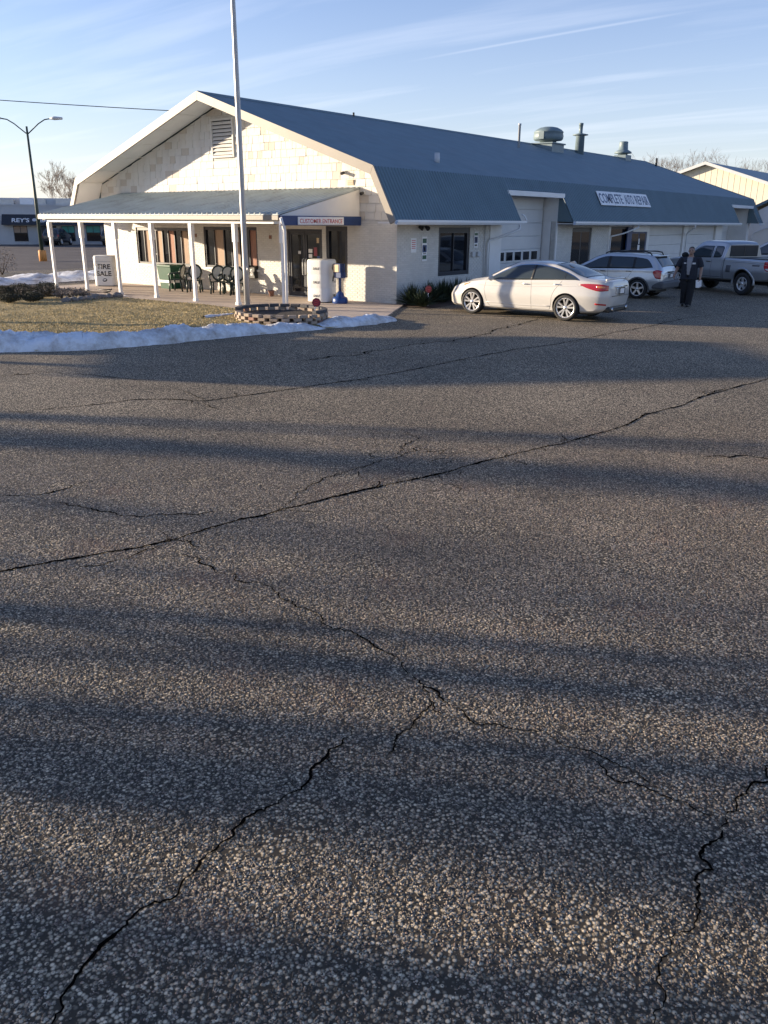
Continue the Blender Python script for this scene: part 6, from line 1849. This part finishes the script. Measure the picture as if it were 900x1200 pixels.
for k, (x, dep, h, lab) in enumerate([(68, 112, 8.6, 'bare rounded tree standing behind the bar roof'), (92, 120, 8.8, 'bare tree half hidden by the gable edge of the porch building'),
                                      (772, 118, 12.6, 'bare twiggy tree just left of the cream hall above the roof'), (815, 150, 15.4, 'faint bare tree above the left slope of the cream hall'), (868, 140, 15.0, 'bare tree behind the cream hall ridge'), (893, 160, 16.2, 'farthest bare tree behind the cream hall roof at the right edge'), (745, 150, 13.2, 'faint low bare tree behind the workshop roof end')]):
    p = pxd(x, 270, dep)
    bare_tree('bare_tree', lab, (p.x, p.y, 0), h * 1.1, 30 + k, 7 if k < 2 else 6, .2, .5, trunk_h=.24, rmin=.018 if k < 2 else .013)
# far wood line on the horizon, reads as one mass
wl = MB(); rr = random.Random(8)
for k in range(1500):
    a = rr.uniform(R(95), R(165)); d = rr.uniform(330, 420); x, y = 16 + d * math.cos(a), -21 + d * math.sin(a); h = rr.uniform(2, 8.5); b = rr.uniform(1.5, 5)
    for j in range(5):
        c = Vector((x + rr.gauss(0, b), y + rr.gauss(0, b), rr.uniform(0, h))); e = Vector((rr.gauss(0, 1), rr.gauss(0, 1), rr.gauss(0, 1))).normalized(); f = e.orthogonal().normalized(); s_ = rr.uniform(.5, 1.6)
        wl.face([c - f * s_, c + e * s_ * 1.4, c + f * s_])
tag(wl.build('distant_wood', M['twig'], fix=False), kind='stuff')
# ------------------------------------------------------------------ the walking man
def fused(name, parts, vox, material, parent, smooth=2, mats=None):
    """overlapping lofts melted into one continuous surface"""
    mb = MB()
    for p in parts: mb.mesh(*p)
    o = mb.build(name, material, None)
    md_ = o.modifiers.new('melt', 'REMESH'); md_.mode = 'VOXEL'; md_.voxel_size = vox
    m2 = o.modifiers.new('smooth', 'SMOOTH'); m2.iterations = smooth; m2.factor = .5
    bpy.context.view_layer.update()
    me_ = bpy.data.meshes.new_from_object(o.evaluated_get(bpy.context.evaluated_depsgraph_get()))
    o.modifiers.clear(); o.data = me_
    for p in me_.polygons: p.use_smooth = True
    if not me_.materials: me_.materials.append(material)
    o.parent = parent
    return o
def loft(rings, n=16):
    """rings: (centre, rx, ry[, rot about z]) horizontal ellipses; or tubes with (centre, r) along a path"""
    mb = MB()
    v = []
    for c, rx, ry in rings:
        for k in range(n):
            a = 2 * math.pi * k / n; v.append((c[0] + rx * math.cos(a), c[1] + ry * math.sin(a), c[2]))
    f = [(i * n + k, i * n + (k + 1) % n, (i + 1) * n + (k + 1) % n, (i + 1) * n + k) for i in range(len(rings) - 1) for k in range(n)]
    f += [tuple(range(n))[::-1], tuple((len(rings) - 1) * n + k for k in range(n))]
    return v, f
def limb(pts, rs_, n=12):
    mb = MB(); mb.tube(pts, rs_, n); return mb.v, mb.f
def ball(c, rx, ry, rz):
    bm = bmesh.new(); bmesh.ops.create_uvsphere(bm, u_segments=18, v_segments=12, radius=1)
    bm.verts.index_update()
    r_ = ([(c[0] + v.co.x * rx, c[1] + v.co.y * ry, c[2] + v.co.z * rz) for v in bm.verts], [[v.index for v in f.verts] for f in bm.faces]); bm.free(); return r_
man = thing('person', 'person walking in dark work shirt over grey tee, holding white papers', 'person', (7.26, 5.77, 0), R(12))
# local frame: facing -y, his left hand at +x
sh = {'L': Vector((.225, .01, 1.47)), 'R': Vector((-.225, .01, 1.47))}
el = {'L': Vector((.305, .035, 1.18)), 'R': Vector((-.33, .05, 1.19))}
wr = {'L': Vector((.315, -.07, .935)), 'R': Vector((-.375, -.10, .97))}
P = []
P.append(loft([((0, .01, .86), .175, .125), ((0, .01, .98), .19, .145), ((0, -.005, 1.12), .185, .15), ((0, 0, 1.28), .195, .145), ((0, .01, 1.42), .205, .12), ((0, .015, 1.50), .13, .085), ((0, .015, 1.53), .07, .065)]))
P.append(limb([(0, .015, 1.48), (0, -.0, 1.60)], [.066, .060]))
P.append(ball((0, -.005, 1.705), .076, .096, .112)); P.append(ball((0, -.045, 1.635), .056, .058, .052))
P.append(limb([(0, -.095, 1.715), (0, -.122, 1.675), (0, -.10, 1.663)], [.012, .017, .012], 8))
P.append(limb([(-.022, -.093, 1.632), (.022, -.093, 1.632)], [.010, .010], 6))
for s_ in (-1, 1): P.append(ball((.077 * s_, .008, 1.69), .012, .022, .033)); P.append(limb([(.018 * s_, -.086, 1.735), (.05 * s_, -.076, 1.735)], [.010, .009], 6))
for k, s_ in (('L', 1), ('R', -1)):
    P.append(limb([sh[k] + Vector((-.05 * s_, 0, -.02)), sh[k], sh[k].lerp(el[k], .5), el[k], el[k].lerp(wr[k], .35), wr[k]], [.06, .066, .056, .045, .044, .030]))
hips = {'L': Vector((.095, .01, .90)), 'R': Vector((-.095, .01, .90))}
kn = {'L': Vector((.100, -.02, .50)), 'R': Vector((-.085, .03, .50))}
an = {'L': Vector((.075, -.06, .09)), 'R': Vector((-.085, .13, .11))}
for k in 'LR': P.append(limb([hips[k] + Vector((0, 0, .04)), hips[k].lerp(kn[k], .4), kn[k], kn[k].lerp(an[k], .35), an[k]], [.10, .085, .058, .056, .040]))
# hands: palm, four fingers of different lengths with a knuckle bend, thumb from the side of the palm
for k, s_ in (('L', 1), ('R', -1)):
    w = wr[k]; d = (wr[k] - el[k]).normalized(); d = (d + Vector((0, 0, -.6))).normalized()
    across = Vector((0, -1, 0)); across = (across - d * across.dot(d)).normalized(); inn = d.cross(across) * s_
    if inn.x * s_ > 0: inn = -inn
    pc = w + d * .05
    P.append(limb([w - d * .01, w + d * .03, w + d * .085], [.027, .030, .028], 10))
    P.append(limb([w + d * .06 + across * .026, w + d * .06 - across * .026], [.022, .022], 8))
    for i, (off, ln) in enumerate(((.032, .068), (.011, .078), (-.011, .073), (-.031, .058))):
        b0 = w + d * .085 + across * off; b1 = b0 + d * ln * .45 + inn * .006; b2 = b1 + d * ln * .30 + inn * .022; b3 = b2 + d * ln * .16 + inn * .024
        P.append(limb([b0 - d * .02, b0, b1, b2, b3], [.011, .0105, .0098, .009, .0075], 7))
    t0 = w + d * .03 + across * .028
    P.append(limb([t0, t0 + d * .03 + across * .022 + inn * .01, t0 + d * .062 + across * .024 + inn * .02], [.014, .0118, .009], 7))
body = fused('body', P, .0085, M['skin'], man, 2)
for s_ in (-1, 1):
    bm = bmesh.new(); bmesh.ops.create_uvsphere(bm, u_segments=8, v_segments=6, radius=.0105); q = MB(); q.add_bm(bm, 0, True); bm.free(); q.build('eye', M['black'], man, (.030 * s_, -.089, 1.712))
# hair: a cap over the skull, cut above the brow
hv = ball((0, .012, 1.722), .083, .098, .110)
q = MB(); keepf = [f for f in hv[1] if all((hv[0][i][2] > 1.745 + max(0, -hv[0][i][1]) * .22) or (hv[0][i][1] > .02 and hv[0][i][2] > 1.655) for i in f)]
q.mesh(hv[0], keepf, 0, True); h_ = q.build('hair', M['hair'], man)
sd = h_.modifiers.new('thick', 'SOLIDIFY'); sd.thickness = .012
# trousers
P = [loft([((0, .01, .80), .19, .15), ((0, .01, .90), .20, .155), ((0, .005, 1.0), .198, .155), ((0, 0, 1.04), .19, .15)])]
for k in 'LR': P.append(limb([hips[k] + Vector((0, 0, .02)), hips[k].lerp(kn[k], .45), kn[k], kn[k].lerp(an[k], .5), an[k] + Vector((0, 0, .0)), an[k] - Vector((0, 0, .05))], [.135, .118, .098, .092, .088, .086]))
fused('trousers', P, .012, M['trousers'], man, 3)
for k in 'LR':
    a = an[k]; lift = a.z - .09
    P = [ball((a.x, a.y - .055, lift + .045), .048, .125, .045), ball((a.x, a.y + .02, lift + .065), .046, .065, .06), loft([((a.x, a.y - .045, lift + .0), .046, .128), ((a.x, a.y - .045, lift + .02), .048, .132)])]
    fused('shoe', P, .010, M['black'], man, 1)
# grey tee and the open work shirt over it
P = [loft([((0, -.012, .98), .188, .160), ((0, -.015, 1.12), .190, .168), ((0, -.012, 1.28), .200, .160), ((0, .0, 1.42), .20, .132), ((0, .012, 1.49), .13, .09), ((0, .012, 1.515), .082, .078)])]
tee = fused('tee_shirt', P, .012, M['tee'], man, 2)
P = [loft([((0, .012, .84), .232, .178), ((0, .012, .90), .228, .178), ((0, 0, 1.02), .220, .178), ((0, -.006, 1.14), .216, .182), ((0, 0, 1.30), .222, .172), ((0, .008, 1.43), .216, .142), ((0, .014, 1.50), .145, .10), ((0, .02, 1.54), .09, .085)])]
for k, s_ in (('L', 1), ('R', -1)):
    P.append(limb([sh[k] + Vector((-.07 * s_, 0, -.03)), sh[k] + Vector((-.01 * s_, 0, .0)), sh[k].lerp(el[k], .45), sh[k].lerp(el[k], .88)], [.085, .086, .088, .088]))
shirt = fused('work_shirt', P, .011, M['shirt'], man, 3)
# cut the open front out of the shirt so that the tee shows between its two edges
bm = bmesh.new(); bm.from_mesh(shirt.data)
kill = [f for f in bm.faces if f.calc_center_median().y < -.03 and abs(f.calc_center_median().x + .01) < .028 + .052 * max(0, min(1, (f.calc_center_median().z - .95) / .5)) and f.calc_center_median().z > .90 or f.calc_center_median().z > 1.515 or (f.calc_center_median().z < .845 and f.normal.z < -.7)]
bmesh.ops.delete(bm, geom=kill, context='FACES'); bm.to_mesh(shirt.data); bm.free()
sd = shirt.modifiers.new('thick', 'SOLIDIFY'); sd.thickness = .008
for x, z, w, h in ((.115, 1.33, .085, .05), (-.125, 1.335, .065, .035)):
    q = MB(); n_ = 6
    for i in range(n_):
        xa, xb = x - w / 2 + w * i / n_, x - w / 2 + w * (i + 1) / n_
        ya, yb = [-(.172 * math.sqrt(max(0, 1 - (u / .222) ** 2))) - .006 for u in (xa, xb)]
        q.face([(xa, ya, z - h / 2), (xb, yb, z - h / 2), (xb, yb, z + h / 2), (xa, ya, z + h / 2)])
    o = q.build('name_patch', M['lightgrey'], man); sd = o.modifiers.new('thick', 'SOLIDIFY'); sd.thickness = .004
for k in (0, 1):
    pass
pp = thing('papers', 'folded white papers held low in the walking person\'s left hand', 'paper')
q = MB()
for k in range(3):
    q.mesh([(-.10 + .01 * k, -.004 * k, 0), (.0, .012 - .004 * k, .0), (.0, .012 - .004 * k, -.24 + .02 * k), (-.10 + .01 * k, -.004 * k, -.23)], [(0, 1, 2, 3)])
    q.mesh([(.0, .012 - .004 * k, .0), (.07, -.01 - .004 * k, -.02 * k), (.07, -.01 - .004 * k, -.20), (.0, .012 - .004 * k, -.24 + .02 * k)], [(0, 1, 2, 3)])
o = q.build('sheets', M['paper'], pp); sd = o.modifiers.new('thick', 'SOLIDIFY'); sd.thickness = .0015
hp = man.location + Matrix.Rotation(R(12), 3, 'Z') @ Vector(((wr['L'].x - .015) * 1.12, (wr['L'].y - .045) * 1.12, wr['L'].z - .10))
pp.location = hp; pp.rotation_euler = (0, R(-6), R(20))

man.scale = (1.12, 1.12, 1.0)
# ------------------------------------------------------------------ things beyond the left edge of the view whose long shadows cross the lot
ta, tn = Vector((math.cos(SUN_DIR), math.sin(SUN_DIR))), Vector((-math.sin(SUN_DIR), math.cos(SUN_DIR)))
def upstream(s, t): return ta * t + tn * s
# unseen flat canopy on four columns, added to cast the dark band
dirc = Vector((math.cos(R(46)), math.sin(R(46)))); prp = Vector((-dirc.y, dirc.x))
D = 27.0
c0_ = Vector((5.2, -9.9)) - ta * D
zc_ = D * math.tan(SUN_EL)
CAN = thing('shadow_canopy', 'unseen flat white canopy on four columns, added for its shadow across the lot', 'canopy', (c0_.x, c0_.y, 0), R(46))
q = MB(); q.bbox(-2.4, 6.9, -2.2, 2.2, zc_ - .30, zc_ + .42, .03); q.build('roof_deck', M['white'], CAN)
for x in (-1.4, 5.2):
    for y in (-1.4, 1.4):
        q = MB(); q.box(x - .10, x + .10, y - .10, y + .10, 0, zc_ - .302); q.build('column', M['white'], CAN)
for k, (s_, t_, h, r0, sp, lv, lab) in enumerate([
    (-22.33, -20, 7.5, .19, .42, 5, 'roadside tree with a thick straight trunk'),
    (-23.35, -26, 8.5, .24, .6, 6, 'wide crowned roadside tree'),
    (-21.45, -24, 7.0, .08, .45, 5, 'slim young roadside tree'),
    (-17.4, -34, 9.5, .22, .6, 6, 'tall spreading roadside tree'),
    (-24.6, -18, 7.0, .22, .6, 6, 'dense low roadside tree'),
    (-19.3, -46, 11, .22, .55, 6, 'tallest roadside tree at the back')]):
    p = upstream(s_, t_)
    bare_tree('roadside_tree', lab, (p.x, p.y, 0), h, 200 + k, lv, r0, sp, trunk_h=.42)

def evergreen(label, s_, t_, r, h, n, seed):  # unseen trees added to throw broad soft shadow on the asphalt
    p = upstream(s_, t_); rr = random.Random(seed)
    t = thing('shadow_evergreen', label, 'tree', (p.x, p.y, 0))
    q = MB()
    for k in range(26):
        z = h * (.16 + .84 * k / 26); rad = r * (1 - .85 * k / 26) * rr.uniform(.7, 1.2); a = rr.uniform(0, 6.283)
        leafy(q, (rad * .45 * math.cos(a), rad * .45 * math.sin(a), z), rad * .75, rad * .75, h * .05, n // 26, .16, rr, .15)
    q.build('crown', M['leafdark'], t, fix=False)
    s2 = MB(); s2.tube([(0, 0, 0), (0, 0, h * .5), (0, 0, h * .95)], [.16, .10, .02], 8); s2.build('trunk', M['bark'], t)
evergreen('slender unseen evergreen, added for its shadow, beside the wide crowned tree', -23.55, -25, .75, 7.5, 2600, 1)
evergreen('broad open unseen evergreen farther back, added for its shadow', -18.1, -36, 1.3, 9.5, 2600, 2)
evergreen('leaning unseen evergreen nearest the lot corner, added for its shadow', -25.1, -17, 1.0, 6.5, 2600, 3)
